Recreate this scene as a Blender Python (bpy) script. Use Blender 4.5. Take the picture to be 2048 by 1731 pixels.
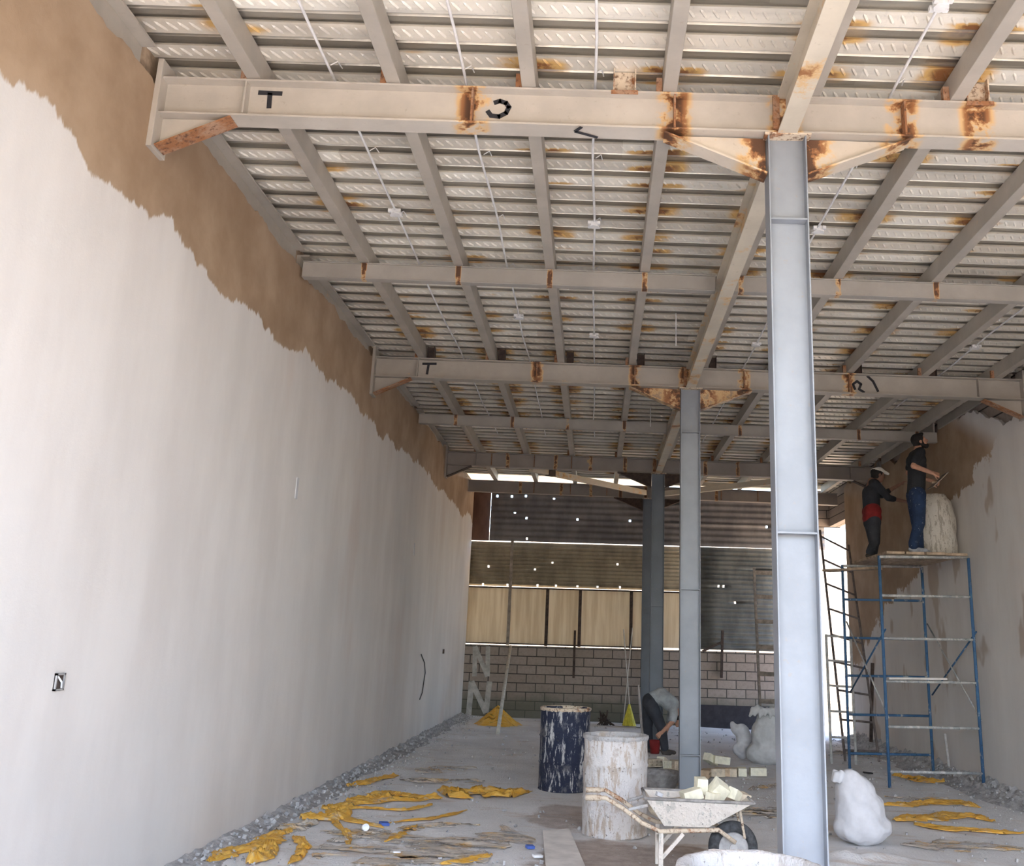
import bpy, math, random
import numpy as np
from mathutils import Vector, Matrix, Euler, noise
random.seed(7)
S = bpy.context.scene
for o in list(bpy.data.objects): bpy.data.objects.remove(o)
COL = S.collection

# ------------------------------------------------------------------ camera
F_PX, PX, PY, YAW, PIT, ROL, EYE = 1917.74, 1171.7, 797.06, -.0153, .2493, .0294, 1.65
KF, KB = -.0184, -.0113            # cross fall of the slab and of the roof frames
_F = Vector((math.sin(YAW)*math.cos(PIT), math.cos(YAW)*math.cos(PIT), math.sin(PIT)))
_R0 = Vector((math.cos(YAW), -math.sin(YAW), 0)); _U0 = _R0.cross(_F)
_R = _R0*math.cos(ROL)+_U0*math.sin(ROL); _U = -_R0*math.sin(ROL)+_U0*math.cos(ROL)
cam = bpy.data.cameras.new('camera'); cam_o = bpy.data.objects.new('camera', cam); COL.objects.link(cam_o)
cam.sensor_width = 36; cam.lens = F_PX/2048*36
cam.shift_x = (1024-PX)/2048; cam.shift_y = (PY-865.5)/2048
cam.clip_start = .05; cam.clip_end = 300
cam_o.matrix_world = Matrix(((_R.x,_U.x,-_F.x,0),(_R.y,_U.y,-_F.y,0),(_R.z,_U.z,-_F.z,EYE),(0,0,0,1)))
S.camera = cam_o

# ------------------------------------------------------------------ world, sun, exposure
W = bpy.data.worlds.new('sky'); S.world = W; W.use_nodes = True
wn = W.node_tree; wn.nodes.clear()
sky = wn.nodes.new('ShaderNodeTexSky'); sky.sky_type = 'NISHITA'; sky.sun_disc = False
sky.sun_elevation = math.radians(58); sky.sun_rotation = math.radians(200); sky.dust_density = 2.5; sky.air_density = 1.0
bg = wn.nodes.new('ShaderNodeBackground'); bg.inputs[1].default_value = .56
wo = wn.nodes.new('ShaderNodeOutputWorld')
wn.links.new(sky.outputs[0], bg.inputs[0]); wn.links.new(bg.outputs[0], wo.inputs[0])
sl = bpy.data.lights.new('sun', 'SUN'); sl.energy = 7.5; sl.angle = math.radians(.6); sl.color = (1, .93, .82)
so = bpy.data.objects.new('sun', sl); COL.objects.link(so); so.location = (-5, -5, 12)
so.rotation_euler = Vector((-.50, -.12, 1.0)).to_track_quat('Z', 'Y').to_euler()
S.view_settings.view_transform = 'Standard'; S.view_settings.look = 'None'
S.view_settings.exposure = 1.78; S.view_settings.gamma = 1; S.view_settings.use_curve_mapping = False

def fz(x): return KF*x
def bz(x): return KB*x
def ray(u, v): return _F+_R*((u-PX)/F_PX)-_U*((v-PY)/F_PX)
def at(u, v, Y):
    d = ray(u, v); return Vector((0,0,EYE))+d*(Y/d.y)
def onfloor(u, v, dz=0):
    d = ray(u, v); return Vector((0,0,EYE))+d*((dz-EYE)/(d.z-KF*d.x))
def onwall(u, v, X):
    d = ray(u, v); return Vector((0,0,EYE))+d*(X/d.x)

# ------------------------------------------------------------------ materials
MATS = {}
class NT:
    def __init__(s, name):
        s.m = bpy.data.materials.new(name); s.m.use_nodes = True; s.t = s.m.node_tree; s.t.nodes.clear()
        s.out = s.t.nodes.new('ShaderNodeOutputMaterial'); s.b = s.t.nodes.new('ShaderNodeBsdfPrincipled')
        s.t.links.new(s.b.outputs[0], s.out.inputs[0]); MATS[name] = s.m
        g = s.t.nodes.new('ShaderNodeNewGeometry'); s.pos = g.outputs['Position']
        sp = s.t.nodes.new('ShaderNodeSeparateXYZ'); s.t.links.new(s.pos, sp.inputs[0]); s.x, s.y, s.z = sp.outputs
        tc = s.t.nodes.new('ShaderNodeTexCoord'); s.obj = tc.outputs['Object']
    def put(s, inp, v):
        if isinstance(v, bpy.types.NodeSocket): s.t.links.new(v, inp)
        elif isinstance(v, (tuple, list)) and len(v) == 3 and inp.type == 'RGBA': inp.default_value = (*v, 1)
        else: inp.default_value = v
    def math(s, op, a, b=0, c=None, clamp=False):
        n = s.t.nodes.new('ShaderNodeMath'); n.operation = op; n.use_clamp = clamp
        s.put(n.inputs[0], a); s.put(n.inputs[1], b)
        if c is not None: s.put(n.inputs[2], c)
        return n.outputs[0]
    def noise(s, scale, detail=4, rough=.55, vec=None, stretch=None, dist=0):
        n = s.t.nodes.new('ShaderNodeTexNoise'); n.inputs['Scale'].default_value = scale
        n.inputs['Detail'].default_value = detail; n.inputs['Roughness'].default_value = rough; n.inputs['Distortion'].default_value = dist
        v = vec or s.pos
        if stretch:
            mp = s.t.nodes.new('ShaderNodeMapping'); mp.inputs['Scale'].default_value = stretch; s.t.links.new(v, mp.inputs[0]); v = mp.outputs[0]
        s.t.links.new(v, n.inputs['Vector']); return n.outputs[0]
    def ramp(s, f, a, b, lo=0., hi=1.):
        n = s.t.nodes.new('ShaderNodeMapRange'); n.interpolation_type = 'SMOOTHSTEP'
        s.put(n.inputs[0], f); n.inputs[1].default_value = a; n.inputs[2].default_value = b; n.inputs[3].default_value = lo; n.inputs[4].default_value = hi
        return n.outputs[0]
    def mix(s, f, a, b, mode='MIX'):
        n = s.t.nodes.new('ShaderNodeMix'); n.data_type = 'RGBA'; n.blend_type = mode
        s.put(n.inputs[0], f); s.put(n.inputs[6], a); s.put(n.inputs[7], b); return n.outputs[2]
    def bump(s, h, strength=.3, dist=.02):
        n = s.t.nodes.new('ShaderNodeBump'); n.inputs['Strength'].default_value = strength; n.inputs['Distance'].default_value = dist
        s.put(n.inputs['Height'], h); s.t.links.new(n.outputs[0], s.b.inputs['Normal'])
    def fin(s, col, rough=.8, metal=0., spec=None):
        s.put(s.b.inputs['Base Color'], col); s.put(s.b.inputs['Roughness'], rough); s.put(s.b.inputs['Metallic'], metal)
        if spec is not None: s.b.inputs['Specular IOR Level'].default_value = spec
        return s.m
def plain(name, col, rough=.7, var=.25, scale=12, metal=0, bump=.15):
    n = NT(name); f = n.noise(scale, 5, .6, n.obj)
    c = n.mix(n.ramp(f, .3, .7), tuple(x*(1-var) for x in col), tuple(min(1, x*(1+var)) for x in col))
    if bump: n.bump(f, bump, .01)
    return n.fin(c, rough, metal)
def minabs(n, sock, xs):
    r = None
    for x in xs:
        a = n.math('ABSOLUTE', n.math('SUBTRACT', sock, x)); r = a if r is None else n.math('MINIMUM', r, a)
    return r
def steel(name, base, xs=None, axis='x', general=.0, wid=.13, rough=.5, ys=None):
    n = NT(name); big = n.noise(2.2, 5, .6); fine = n.noise(26, 4, .6)
    c = n.mix(n.ramp(big, .3, .75), tuple(x*.86 for x in base), tuple(x*1.08 for x in base))
    c = n.mix(n.ramp(fine, .62, .75, 0, .35), c, (.30, .24, .18))
    def stain(c, m):
        c = n.mix(n.ramp(m, .15, .5), c, (.60, .40, .20)); c = n.mix(n.ramp(m, .45, .75), c, (.30, .13, .05)); return n.mix(n.ramp(m, .75, 1), c, (.10, .045, .022))
    if xs:
        d = minabs(n, getattr(n, axis), xs); m = n.ramp(d, .015, wid, 1, 0)
        m = n.math('MULTIPLY', m, n.ramp(n.noise(7, 4, .65), .36, .58, .25, 1.05)); c = stain(c, m)
    if general:
        g = n.ramp(n.noise(3.2, 6, .7), .62-general*.3, .85-general*.2); c = stain(c, n.math('MULTIPLY', g, .8))
    n.bump(fine, .08, .01); return n.fin(c, rough)
def rusty(name, base=(.42,.30,.2), amt=.5):
    n = NT(name); a = n.noise(9, 6, .7); b = n.noise(40, 3, .6)
    c = n.mix(n.ramp(a, .62-amt*.3, .72-amt*.2), base, (.30, .13, .055)); c = n.mix(n.ramp(b, .5, .72), c, (.12, .055, .03)); n.bump(b, .4, .01)
    return n.fin(c, .85)

def mk_materials():
    # left wall plaster: dry coat below, fresh wet coat above a ragged line
    for nm, lo in (('plaster_left', True), ('plaster_right', False)):
        n = NT(nm); st = n.noise(1.0, 6, .6, stretch=(1, 1.6, .5)); bl = n.noise(.55, 4, .5); fine = n.noise(60, 3, .6)
        c = n.mix(n.ramp(st, .3, .7), (.68, .64, .605), (.77, .735, .70))
        c = n.mix(n.ramp(bl, .48, .70, 0, .4), c, (.64, .635, .62)); c = n.mix(n.ramp(n.noise(.8, 3, .5, stretch=(1,1.6,.5)), .58, .75, 0, .35), c, (.62, .51, .45))
        wetc = n.mix(n.ramp(n.noise(1.6, 5, .6), .3, .75), (.33, .22, .135), (.46, .335, .225))
        if lo:
            e = n.math('ADD', n.math('MULTIPLY', n.noise(1.1, 7, .62, stretch=(0, 1, .15)), .75), n.math('MULTIPLY', n.noise(9, 3, .7, stretch=(0,1,.4)), .12))
            lv = n.math('SUBTRACT', n.math('SUBTRACT', n.z, n.math('MULTIPLY', n.ramp(n.y, 4, 14), .12)), e)
            m = n.ramp(lv, 3.715, 3.745)
        else:
            e = n.math('MULTIPLY', n.math('SUBTRACT', n.noise(1.4, 6, .65), .5), 1.5)
            m = n.ramp(n.math('ADD', n.math('ADD', n.z, n.math('MULTIPLY', n.math('SUBTRACT', n.y, 13.0), .42)), e), 4.25, 4.32)
            bl2 = n.noise(1.3, 3, .5, stretch=(1, 1.3, .7))
            m = n.math('MAXIMUM', m, n.ramp(bl2, .60, .66, 0, .55)); m = n.math('MULTIPLY', m, n.ramp(n.math('SUBTRACT', n.y, n.math('MULTIPLY', n.math('SUBTRACT', n.z, 4.1), 2.)), 11.6, 12.4))
        c = n.mix(m, c, wetc)
        n.bump(n.math('ADD', n.math('MULTIPLY', fine, .4), st), .12, .02); n.fin(c, n.mix(m, (.9,.9,.9), (.75,.75,.75)))
    # floor
    n = NT('floor_dust'); a = n.noise(.9, 6, .6); b = n.noise(7, 6, .68); f = n.noise(45, 4, .65); st = n.noise(1.3, 6, .65, stretch=(.8, 2.4, 1), dist=1.2)
    c = n.mix(n.ramp(a, .3, .7), (.64, .63, .625), (.80, .79, .785)); c = n.mix(n.ramp(b, .45, .7, 0, .55), c, (.74, .73, .72))
    c = n.mix(n.ramp(st, .56, .66, 0, .4), c, (.50, .37, .27)); c = n.mix(n.ramp(f, .6, .74, 0, .6), c, (.27, .25, .24))
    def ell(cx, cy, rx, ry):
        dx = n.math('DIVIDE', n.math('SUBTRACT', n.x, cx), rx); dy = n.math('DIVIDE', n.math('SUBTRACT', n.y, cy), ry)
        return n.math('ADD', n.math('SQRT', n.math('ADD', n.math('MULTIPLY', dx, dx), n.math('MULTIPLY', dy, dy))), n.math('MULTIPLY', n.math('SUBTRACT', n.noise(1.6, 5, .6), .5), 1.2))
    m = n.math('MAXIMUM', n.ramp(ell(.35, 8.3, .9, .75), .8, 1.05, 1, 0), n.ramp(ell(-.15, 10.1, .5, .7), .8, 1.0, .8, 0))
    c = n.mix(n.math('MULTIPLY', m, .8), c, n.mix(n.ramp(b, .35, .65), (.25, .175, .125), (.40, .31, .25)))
    n.bump(n.math('ADD', n.math('MULTIPLY', b, .8), f), .55, .025); n.fin(c, .92)
    n = NT('outside_ground'); a = n.noise(.5, 5, .6); n.fin(n.mix(n.ramp(n.y, -7, -2), (.16, .14, .12), n.mix(n.ramp(a, .3, .7), (.66, .48, .31), (.82, .64, .44))), .95)  # unseen ground darkened away from the opening to steepen light falloff indoors
    plain('blocker_wall', (.16, .14, .12), .9, .2, 1)  # for the added wall that blocks low light
    # rubble
    n = NT('rubble'); a = n.noise(9, 5, .7); b = n.noise(50, 3, .6); c = n.mix(n.ramp(a, .35, .65), (.30, .29, .285), (.50, .49, .485)); n.bump(b, .5, .02); n.fin(c, .95)
    # decking: galvanised, diagonal embossments in each flat, weld rust beside the joists
    n = NT('galvanised_deck'); P = .265
    t = n.math('FRACT', n.math('DIVIDE', n.y, P)); row = n.math('FLOOR', n.math('DIVIDE', n.y, P))
    reg = n.math('MULTIPLY', n.ramp(t, .05, .09), n.ramp(t, .43, .47, 1, 0))
    dg = n.math('FRACT', n.math('DIVIDE', n.math('SUBTRACT', n.x, n.math('MULTIPLY', n.math('MULTIPLY', t, P), 1.1)), .072))
    dash = n.math('MULTIPLY', reg, n.math('MULTIPLY', n.ramp(dg, .06, .16), n.ramp(dg, .26, .36, 1, 0)))
    cv = n.t.nodes.new('ShaderNodeCombineXYZ'); n.put(cv.inputs[0], n.math('FLOOR', n.math('DIVIDE', n.math('ADD', n.x, n.math('MULTIPLY', row, .37)), 1.8))); n.put(cv.inputs[1], row)
    wnz = n.t.nodes.new('ShaderNodeTexWhiteNoise'); n.t.links.new(cv.outputs[0], wnz.inputs[0]); rv = wnz.outputs[0]
    sp = n.noise(30, 4, .7); sm = n.noise(1.5, 4, .6, stretch=(.6, 4, 1))
    c = n.mix(rv, (.76, .70, .60), (.97, .93, .83)); c = n.mix(n.ramp(sm, .45, .7, 0, .5), c, (.50, .47, .42)); c = n.mix(n.ramp(sp, .55, .75, 0, .3), c, (.40, .39, .37))
    d = minabs(n, n.x, JX); mz = n.noise(1.0, 2, .5, stretch=(.35, 3.6, 1))
    m = n.math('MULTIPLY', n.ramp(d, .06, .34, 1, 0), n.ramp(mz, .50, .62)); m = n.math('MULTIPLY', m, n.ramp(n.noise(6, 4, .6), .3, .6, .5, 1))
    c = n.mix(n.ramp(m, .08, .5), c, (.66, .42, .16)); c = n.mix(n.ramp(m, .5, .9), c, (.24, .10, .035))
    n.bump(n.math('ADD', n.math('MULTIPLY', sp, .3), n.math('MULTIPLY', n.noise(9, 3, .5), .7)), .35, .02)
    tz = n.ramp(n.math('SUBTRACT', n.z, n.math('MULTIPLY', n.x, KB)), 5.218, 5.232)      # recessed band between the flats darkened in colour, standing in for trough shade
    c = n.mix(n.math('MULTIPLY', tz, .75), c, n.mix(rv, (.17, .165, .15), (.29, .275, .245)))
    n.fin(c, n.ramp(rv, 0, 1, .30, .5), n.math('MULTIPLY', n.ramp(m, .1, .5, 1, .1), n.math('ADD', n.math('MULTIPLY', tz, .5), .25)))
    # brick / block walls
    def blocks(name, c1, c2, mort, bw, bh, damp=False):
        n = NT(name); cv = n.t.nodes.new('ShaderNodeCombineXYZ'); n.put(cv.inputs[0], n.x); n.put(cv.inputs[1], n.z)
        br = n.t.nodes.new('ShaderNodeTexBrick'); n.t.links.new(cv.outputs[0], br.inputs['Vector']); br.inputs['Scale'].default_value = 1
        br.inputs['Brick Width'].default_value = bw; br.inputs['Row Height'].default_value = bh; br.inputs['Mortar Size'].default_value = .011; br.inputs['Mortar Smooth'].default_value = .25
        n.put(br.inputs['Color1'], c1); n.put(br.inputs['Color2'], c2); n.put(br.inputs['Mortar'], mort)
        c = n.mix(n.ramp(n.noise(14, 5, .7), .4, .75, 0, .5), br.outputs[0], tuple(x*.6 for x in c1))
        if damp:
            e = n.math('ADD', n.z, n.math('MULTIPLY', n.noise(1.2, 5, .6), -.9)); c = n.mix(n.ramp(e, -.25, .25, .75, 0), c, (.10, .105, .075))
        n.bump(br.outputs['Fac'], .6, -.02); n.fin(c, .95)
    blocks('block_wall', (.30, .245, .205), (.35, .29, .25), (.05, .045, .04), .42, .19, True)
    blocks('white_brick', (.44, .40, .34), (.38, .34, .29), (.22, .20, .17), .24, .08)
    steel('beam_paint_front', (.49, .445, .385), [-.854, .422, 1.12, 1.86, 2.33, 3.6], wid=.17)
    steel('beam_paint_mid_shaded', (.40, .36, .31), [-.80, .427, 1.05, 1.79, 3.09], wid=.12, general=.1)  # front beam paint darkened, light falloff put into the colour
    steel('beam_paint_far_shaded', (.32, .28, .25), [-1.7, -.8, -.15, .5, 1.05, 2.0, 2.6], wid=.05, general=.1)  # same paint darker again for the dim rear of the hall
    steel('joist_paint', (.43, .39, .335), None, general=.08)
    steel('purlin_paint', (.38, .35, .31), JX, wid=.035, general=.05)
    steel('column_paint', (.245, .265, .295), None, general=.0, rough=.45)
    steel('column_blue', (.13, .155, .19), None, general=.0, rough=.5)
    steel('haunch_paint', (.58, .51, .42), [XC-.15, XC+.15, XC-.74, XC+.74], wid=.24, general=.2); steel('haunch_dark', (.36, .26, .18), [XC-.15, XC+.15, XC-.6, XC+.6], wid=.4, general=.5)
    steel('spine_paint', (.56, .50, .40), None, general=.55)
    rusty('rust', (.36, .22, .14), .75); rusty('rust_light', (.60, .50, .38), .35); plain('dark_iron', (.060, .040, .032), .85, .4, 14); plain('tar_black', (.030, .026, .032), .8, .3, 5)
    plain('conduit_white', (.74, .73, .72), .5, .1); plain('spray_black', (.02, .02, .025), .8, 0, bump=0)
    # corrugated sheets
    for nm, a, b in (('corrugated_grey', (.13, .125, .13), (.20, .19, .19)), ('corrugated_tan', (.22, .185, .13), (.34, .29, .20)), ('corrugated_dark', (.10, .105, .10), (.16, .165, .155)), ('rust_sheet', (.10, .05, .035), (.18, .09, .06))):
        n = NT(nm); f = n.noise(1.4, 5, .6, stretch=(2, 1, 1)); c = n.mix(n.ramp(f, .35, .65), a, b); c = n.mix(n.ramp(n.noise(16, 4, .7), .6, .75, 0, .5), c, (.16, .09, .05)); n.fin(c, .75, 0)
    # fibreglass panels
    n = NT('fibreglass'); f = n.noise(2.0, 5, .6, stretch=(5, 1, .3)); c = n.mix(n.ramp(f, .3, .7), (.62, .52, .36), (.80, .72, .56)); n.fin(c, .6)
    tr = n.t.nodes.new('ShaderNodeBsdfTranslucent'); n.t.links.new(c, tr.inputs[0]); mx = n.t.nodes.new('ShaderNodeMixShader'); mx.inputs[0].default_value = .18
    n.t.links.new(n.b.outputs[0], mx.inputs[1]); n.t.links.new(tr.outputs[0], mx.inputs[2]); n.t.links.new(mx.outputs[0], n.out.inputs[0])
    # yellow film
    for nm, dust in (('yellow_film', .12), ('dusty_film', .62)):
        n = NT(nm); f = n.noise(4, 6, .7); g = n.noise(18, 4, .6, stretch=(.6, 2, 1))
        c = n.mix(n.ramp(g, .3, .7), (.86, .46, .05), (.93, .62, .16)); c = n.mix(n.ramp(f, .62-dust*.55, .78-dust*.4), c, (.68, .62, .55)); n.bump(g, .5, .02); n.fin(c, .38 if dust < .3 else .7)
        tr = n.t.nodes.new('ShaderNodeBsdfTranslucent'); n.t.links.new(c, tr.inputs[0]); mx = n.t.nodes.new('ShaderNodeMixShader'); mx.inputs[0].default_value = .3
        n.t.links.new(n.b.outputs[0], mx.inputs[1]); n.t.links.new(tr.outputs[0], mx.inputs[2])
        tp = n.t.nodes.new('ShaderNodeBsdfTransparent'); m2 = n.t.nodes.new('ShaderNodeMixShader')
        n.put(m2.inputs[0], n.ramp(n.noise(2.2, 6, .68, stretch=(.8, 4, 1), dist=.6), *((.58, .64) if dust < .3 else (.47, .55))))
        n.t.links.new(mx.outputs[0], m2.inputs[1]); n.t.links.new(tp.outputs[0], m2.inputs[2]); n.t.links.new(m2.outputs[0], n.out.inputs[0])
    # drums
    def drum(name, base, spl, th, soil, dripx=18):
        n = NT(name); d = n.noise(1, 6, .72, n.obj, stretch=(dripx, dripx, 4)); e = n.noise(6, 6, .7, n.obj); s = n.noise(38, 3, .6, n.obj)
        c = n.mix(n.ramp(d, th, th+.06), base, spl); c = n.mix(n.ramp(e, .52, .66, 0, .8), c, soil); c = n.mix(n.ramp(s, .64, .70, 0, .8), c, tuple(x*.35 for x in soil)); n.bump(n.math('ADD', d, s), .6, .02); n.fin(c, .8)
    drum('drum_blue', (.016, .022, .05), (.50, .49, .48), .535, (.14, .14, .15), 22); drum('drum_white', (.50, .42, .35), (.66, .63, .61), .42, (.42, .35, .29)); drum('drum_grey', (.38, .34, .29), (.62, .58, .52), .42, (.50, .45, .38))
    drum('crust_white', (.36, .34, .32), (.46, .455, .455), .40, (.48, .42, .37)); drum('barrow_paint', (.68, .62, .55), (.46, .44, .39), .56, (.60, .54, .48), 9)
    drum('blue_pipe', (.05, .13, .26), (.52, .53, .52), .58, (.08, .20, .32), 9); drum('dusty_pipe', (.42, .42, .41), (.62, .60, .57), .5, (.25, .27, .30), 9)
    plain('tyre', (.045, .047, .05), .8, .5, 30); plain('rim_grey', (.34, .33, .32), .5, .3); plain('mortar_tub', (.30, .28, .265), .8, .3)
    plain('aac_block', (.80, .76, .60), .9, .1, 20, bump=.3); plain('brick_cream', (.62, .53, .40), .9, .2, 20, bump=.3); plain('brick_orange', (.52, .38, .25), .9, .2, 20)
    plain('sack_white', (.58, .58, .60), .75, .08, 7, bump=.4); plain('sack_grey', (.50, .50, .50), .8, .12, 7, bump=.4)
    plain('plank_wood', (.40, .30, .21), .85, .35, 9); plain('old_wood', (.27, .23, .19), .9, .3, 9); plain('dark_ladder', (.16, .13, .12), .8, .3); plain('dusty_ladder', (.46, .45, .43), .8, .25)
    plain('pale_board', (.66, .62, .58), .9, .12, 6); plain('pale_pole', (.52, .50, .45), .8, .2)
    plain('skin', (.50, .27, .18), .55, .12, 30, bump=.1); plain('skin_dark', (.26, .14, .10), .6, .12, 30); plain('hair', (.014, .011, .010), .85, .3, 60, bump=.5)
    def cloth(name, base, spl, th):
        n = NT(name); a = n.noise(26, 4, .7, n.obj); b = n.noise(5, 5, .6, n.obj); c = n.mix(n.ramp(b, .3, .7), tuple(x*.75 for x in base), tuple(x*1.3 for x in base)); c = n.mix(n.ramp(a, th, th+.04), c, spl); n.bump(b, .6, .03); n.fin(c, .9)
    cloth('black_tee', (.018, .02, .024), (.12, .13, .14), .70); cloth('jeans', (.014, .032, .080), (.50, .52, .56), .63); cloth('dark_trousers', (.035, .038, .048), (.25, .25, .26), .68)
    cloth('grey_shirt', (.34, .36, .37), (.45, .45, .45), .7); cloth('red_cloth', (.20, .014, .014), (.3, .05, .05), .8); cloth('navy_work', (.020, .022, .028), (.10, .10, .11), .68); cloth('white_cap', (.85, .82, .76), (.9, .88, .85), .7)
    plain('shoe_grey', (.36, .38, .42), .8, .3); plain('shoe_dark', (.06, .05, .045), .8, .3)
    plain('yellow_bristle', (.62, .55, .05), .6, .2); plain('paper_blue', (.06, .12, .40), .6, .2); plain('paper_white', (.8, .8, .8), .6, .1); plain('black_cable', (.03, .03, .03), .6, 0)
    plain('whitewash', (.42, .40, .37), .95, .25, 6); plain('grey_soffit', (.30, .28, .26), .9, .2, 5); plain('trowel_steel', (.33, .27, .22), .5, .2); plain('lamp_white', (.86, .84, .76), .4, .03, bump=0)

XC = 1.12
JX = [-2.25, -1.36, -.50, .39, 1.29, 2.19, 3.10, 4.03, 4.93]
mk_materials()

# ------------------------------------------------------------------ mesh helpers
class MB:
    def __init__(s): s.v = []; s.f = []
    def add(s, vs, fs):
        k = len(s.v); s.v += [Vector(v) for v in vs]; s.f += [tuple(i+k for i in f) for f in fs]; return s
    def box(s, lo, hi, M=None):
        vs = [Vector((x, y, z)) for z in (lo[2], hi[2]) for y in (lo[1], hi[1]) for x in (lo[0], hi[0])]
        if M is not None: vs = [M @ v for v in vs]
        return s.add(vs, [(0,2,3,1),(4,5,7,6),(0,1,5,4),(2,6,7,3),(0,4,6,2),(1,3,7,5)])
    def prism(s, a, b):      # two matching loops
        n = len(a); return s.add(list(a)+list(b), [tuple(range(n))[::-1], tuple(range(n, 2*n))]+[(i, (i+1) % n, n+(i+1) % n, n+i) for i in range(n)])
    def bar(s, p, q, w, h, up=(0,0,1)):
        p = Vector(p); q = Vector(q); d = (q-p).normalized(); sd = d.cross(Vector(up))
        if sd.length < 1e-4: sd = d.cross(Vector((0,1,0)))
        sd.normalize(); u = sd.cross(d).normalized()
        c = [sd*(a*w/2)+u*(b*h/2) for a, b in ((-1,-1),(1,-1),(1,1),(-1,1))]
        return s.prism([p+x for x in c], [q+x for x in c])
    def tube(s, pts, r, n=10, cap=True):
        pts = [Vector(p) for p in pts]; rr = r if isinstance(r, (list, tuple)) else [r]*len(pts); vs = []; prev = None
        for i, p in enumerate(pts):
            t = (pts[min(i+1, len(pts)-1)]-pts[max(i-1, 0)]).normalized()
            if prev is None: a = t.orthogonal().normalized()
            else: a = (prev-t*prev.dot(t)).normalized()
            prev = a; b = t.cross(a)
            vs += [p+(a*math.cos(k*2*math.pi/n)+b*math.sin(k*2*math.pi/n))*rr[i] for k in range(n)]
        fs = [(i*n+k, i*n+(k+1) % n, (i+1)*n+(k+1) % n, (i+1)*n+k) for i in range(len(pts)-1) for k in range(n)]
        if cap: fs += [tuple(range(n))[::-1], tuple(range((len(pts)-1)*n, len(pts)*n))]
        return s.add(vs, fs)
    def lathe(s, prof, n=40, c=(0,0,0), jit=0, M=None):
        vs = []
        for j, (r, z) in enumerate(prof):
            for k in range(n):
                a = 2*math.pi*k/n; v = Vector((math.cos(a)*r, math.sin(a)*r, z))
                if jit: v += Vector((math.cos(a), math.sin(a), 0))*(noise.noise(Vector((math.cos(a)*2.5, math.sin(a)*2.5, z*5))+Vector(c)*3)*jit)
                v = v if M is None else M @ v; vs.append(v+Vector(c))
        m = len(prof); fs = [(j*n+k, j*n+(k+1) % n, (j+1)*n+(k+1) % n, (j+1)*n+k) for j in range(m-1) for k in range(n)]
        if prof[0][0] > 1e-4: fs.append(tuple(range(n))[::-1])
        if prof[-1][0] > 1e-4: fs.append(tuple(range((m-1)*n, m*n)))
        return s.add(vs, fs)
    def ball(s, c, r, n=14, M=None):
        c = Vector(c)
        r = r if isinstance(r, (tuple, list)) else (r, r, r); vs = []; m = n//2+1
        for j in range(m+1):
            t = math.pi*j/m
            for k in range(n):
                a = 2*math.pi*k/n; v = Vector((math.sin(t)*math.cos(a)*r[0], math.sin(t)*math.sin(a)*r[1], -math.cos(t)*r[2]))
                if M is not None: v = M @ v
                vs.append(Vector(c)+v)
        return s.add(vs, [(j*n+k, j*n+(k+1) % n, (j+1)*n+(k+1) % n, (j+1)*n+k) for j in range(m) for k in range(n)])
    def cap(s, p, q, r0, r1):
        p = Vector(p); q = Vector(q); s.tube([p, p.lerp(q, .5), q], [r0, (r0+r1)/2, r1], 14); s.ball(p, r0); s.ball(q, r1); return s
    def build(s, name, mat, parent=None, smooth=False, bevel=0, origin=None):
        me = bpy.data.meshes.new(name); org = Vector(origin) if origin is not None else None
        if parent is not None and org is None: off = parent.matrix_world.inverted() if False else Matrix.Translation(-wloc(parent))
        else: off = Matrix.Translation(-(org or Vector((0,0,0))))
        me.from_pydata([tuple(off @ v) for v in s.v], [], s.f); me.materials.append(MATS[mat])
        if smooth:
            for p in me.polygons: p.use_smooth = True
        o = bpy.data.objects.new(name, me); COL.objects.link(o)
        if org is not None: o.location = org
        if parent is not None: o.parent = parent
        if bevel:
            b = o.modifiers.new('bevel', 'BEVEL'); b.width = bevel; b.segments = 2; b.limit_method = 'ANGLE'; b.angle_limit = math.radians(40)
        return o
def wloc(o):
    v = Vector(o.location)
    while o.parent is not None: o = o.parent; v += Vector(o.location)
    return v
def tag(o, label, cat, group=None, kind=None):
    o['label'] = label; o['category'] = cat
    if group: o['group'] = group
    if kind: o['kind'] = kind
    return o
def thing(name, loc, label, cat, group=None):
    o = bpy.data.objects.new(name, None); COL.objects.link(o); o.location = loc; o.empty_display_size = .2
    return tag(o, label, cat, group)
def struct(o): o['kind'] = 'structure'; return o
def solidify(o, t):
    m = o.modifiers.new('thickness', 'SOLIDIFY'); m.thickness = t; m.offset = 0; return o
def smooth_remesh(o, vox, it=4):
    r = o.modifiers.new('blend', 'REMESH'); r.mode = 'VOXEL'; r.voxel_size = vox; r.use_smooth_shade = True
    if it: s = o.modifiers.new('smooth', 'SMOOTH'); s.factor = .5; s.iterations = it
    return o

XL, XR, YF, YB = -2.86, 5.25, -1.4, 22.0
F1, F2, F3, F4 = 5.45, 11.57, 17.69, 20.9
XC = 1.12
# ------------------------------------------------------------------ ground, floor
g = MB().box((-60, -60, -.5), (60, 90, -.20)).build('ground', 'outside_ground'); struct(g)
m = MB(); nx, ny = 90, 220
x0, x1, y0, y1 = XL-.1, XR+.1, YF-.6, YB
for j in range(ny+1):
    for i in range(nx+1):
        x = x0+(x1-x0)*i/nx; y = y0+(y1-y0)*j/ny
        m.v.append(Vector((x, y, fz(x)+noise.fractal(Vector((x*1.6, y*1.6, 0)), .8, 2.2, 5)*.010)))
m.f = [(j*(nx+1)+i, j*(nx+1)+i+1, (j+1)*(nx+1)+i+1, (j+1)*(nx+1)+i) for j in range(ny) for i in range(nx)]
struct(m.build('floor', 'floor_dust', smooth=True))

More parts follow.
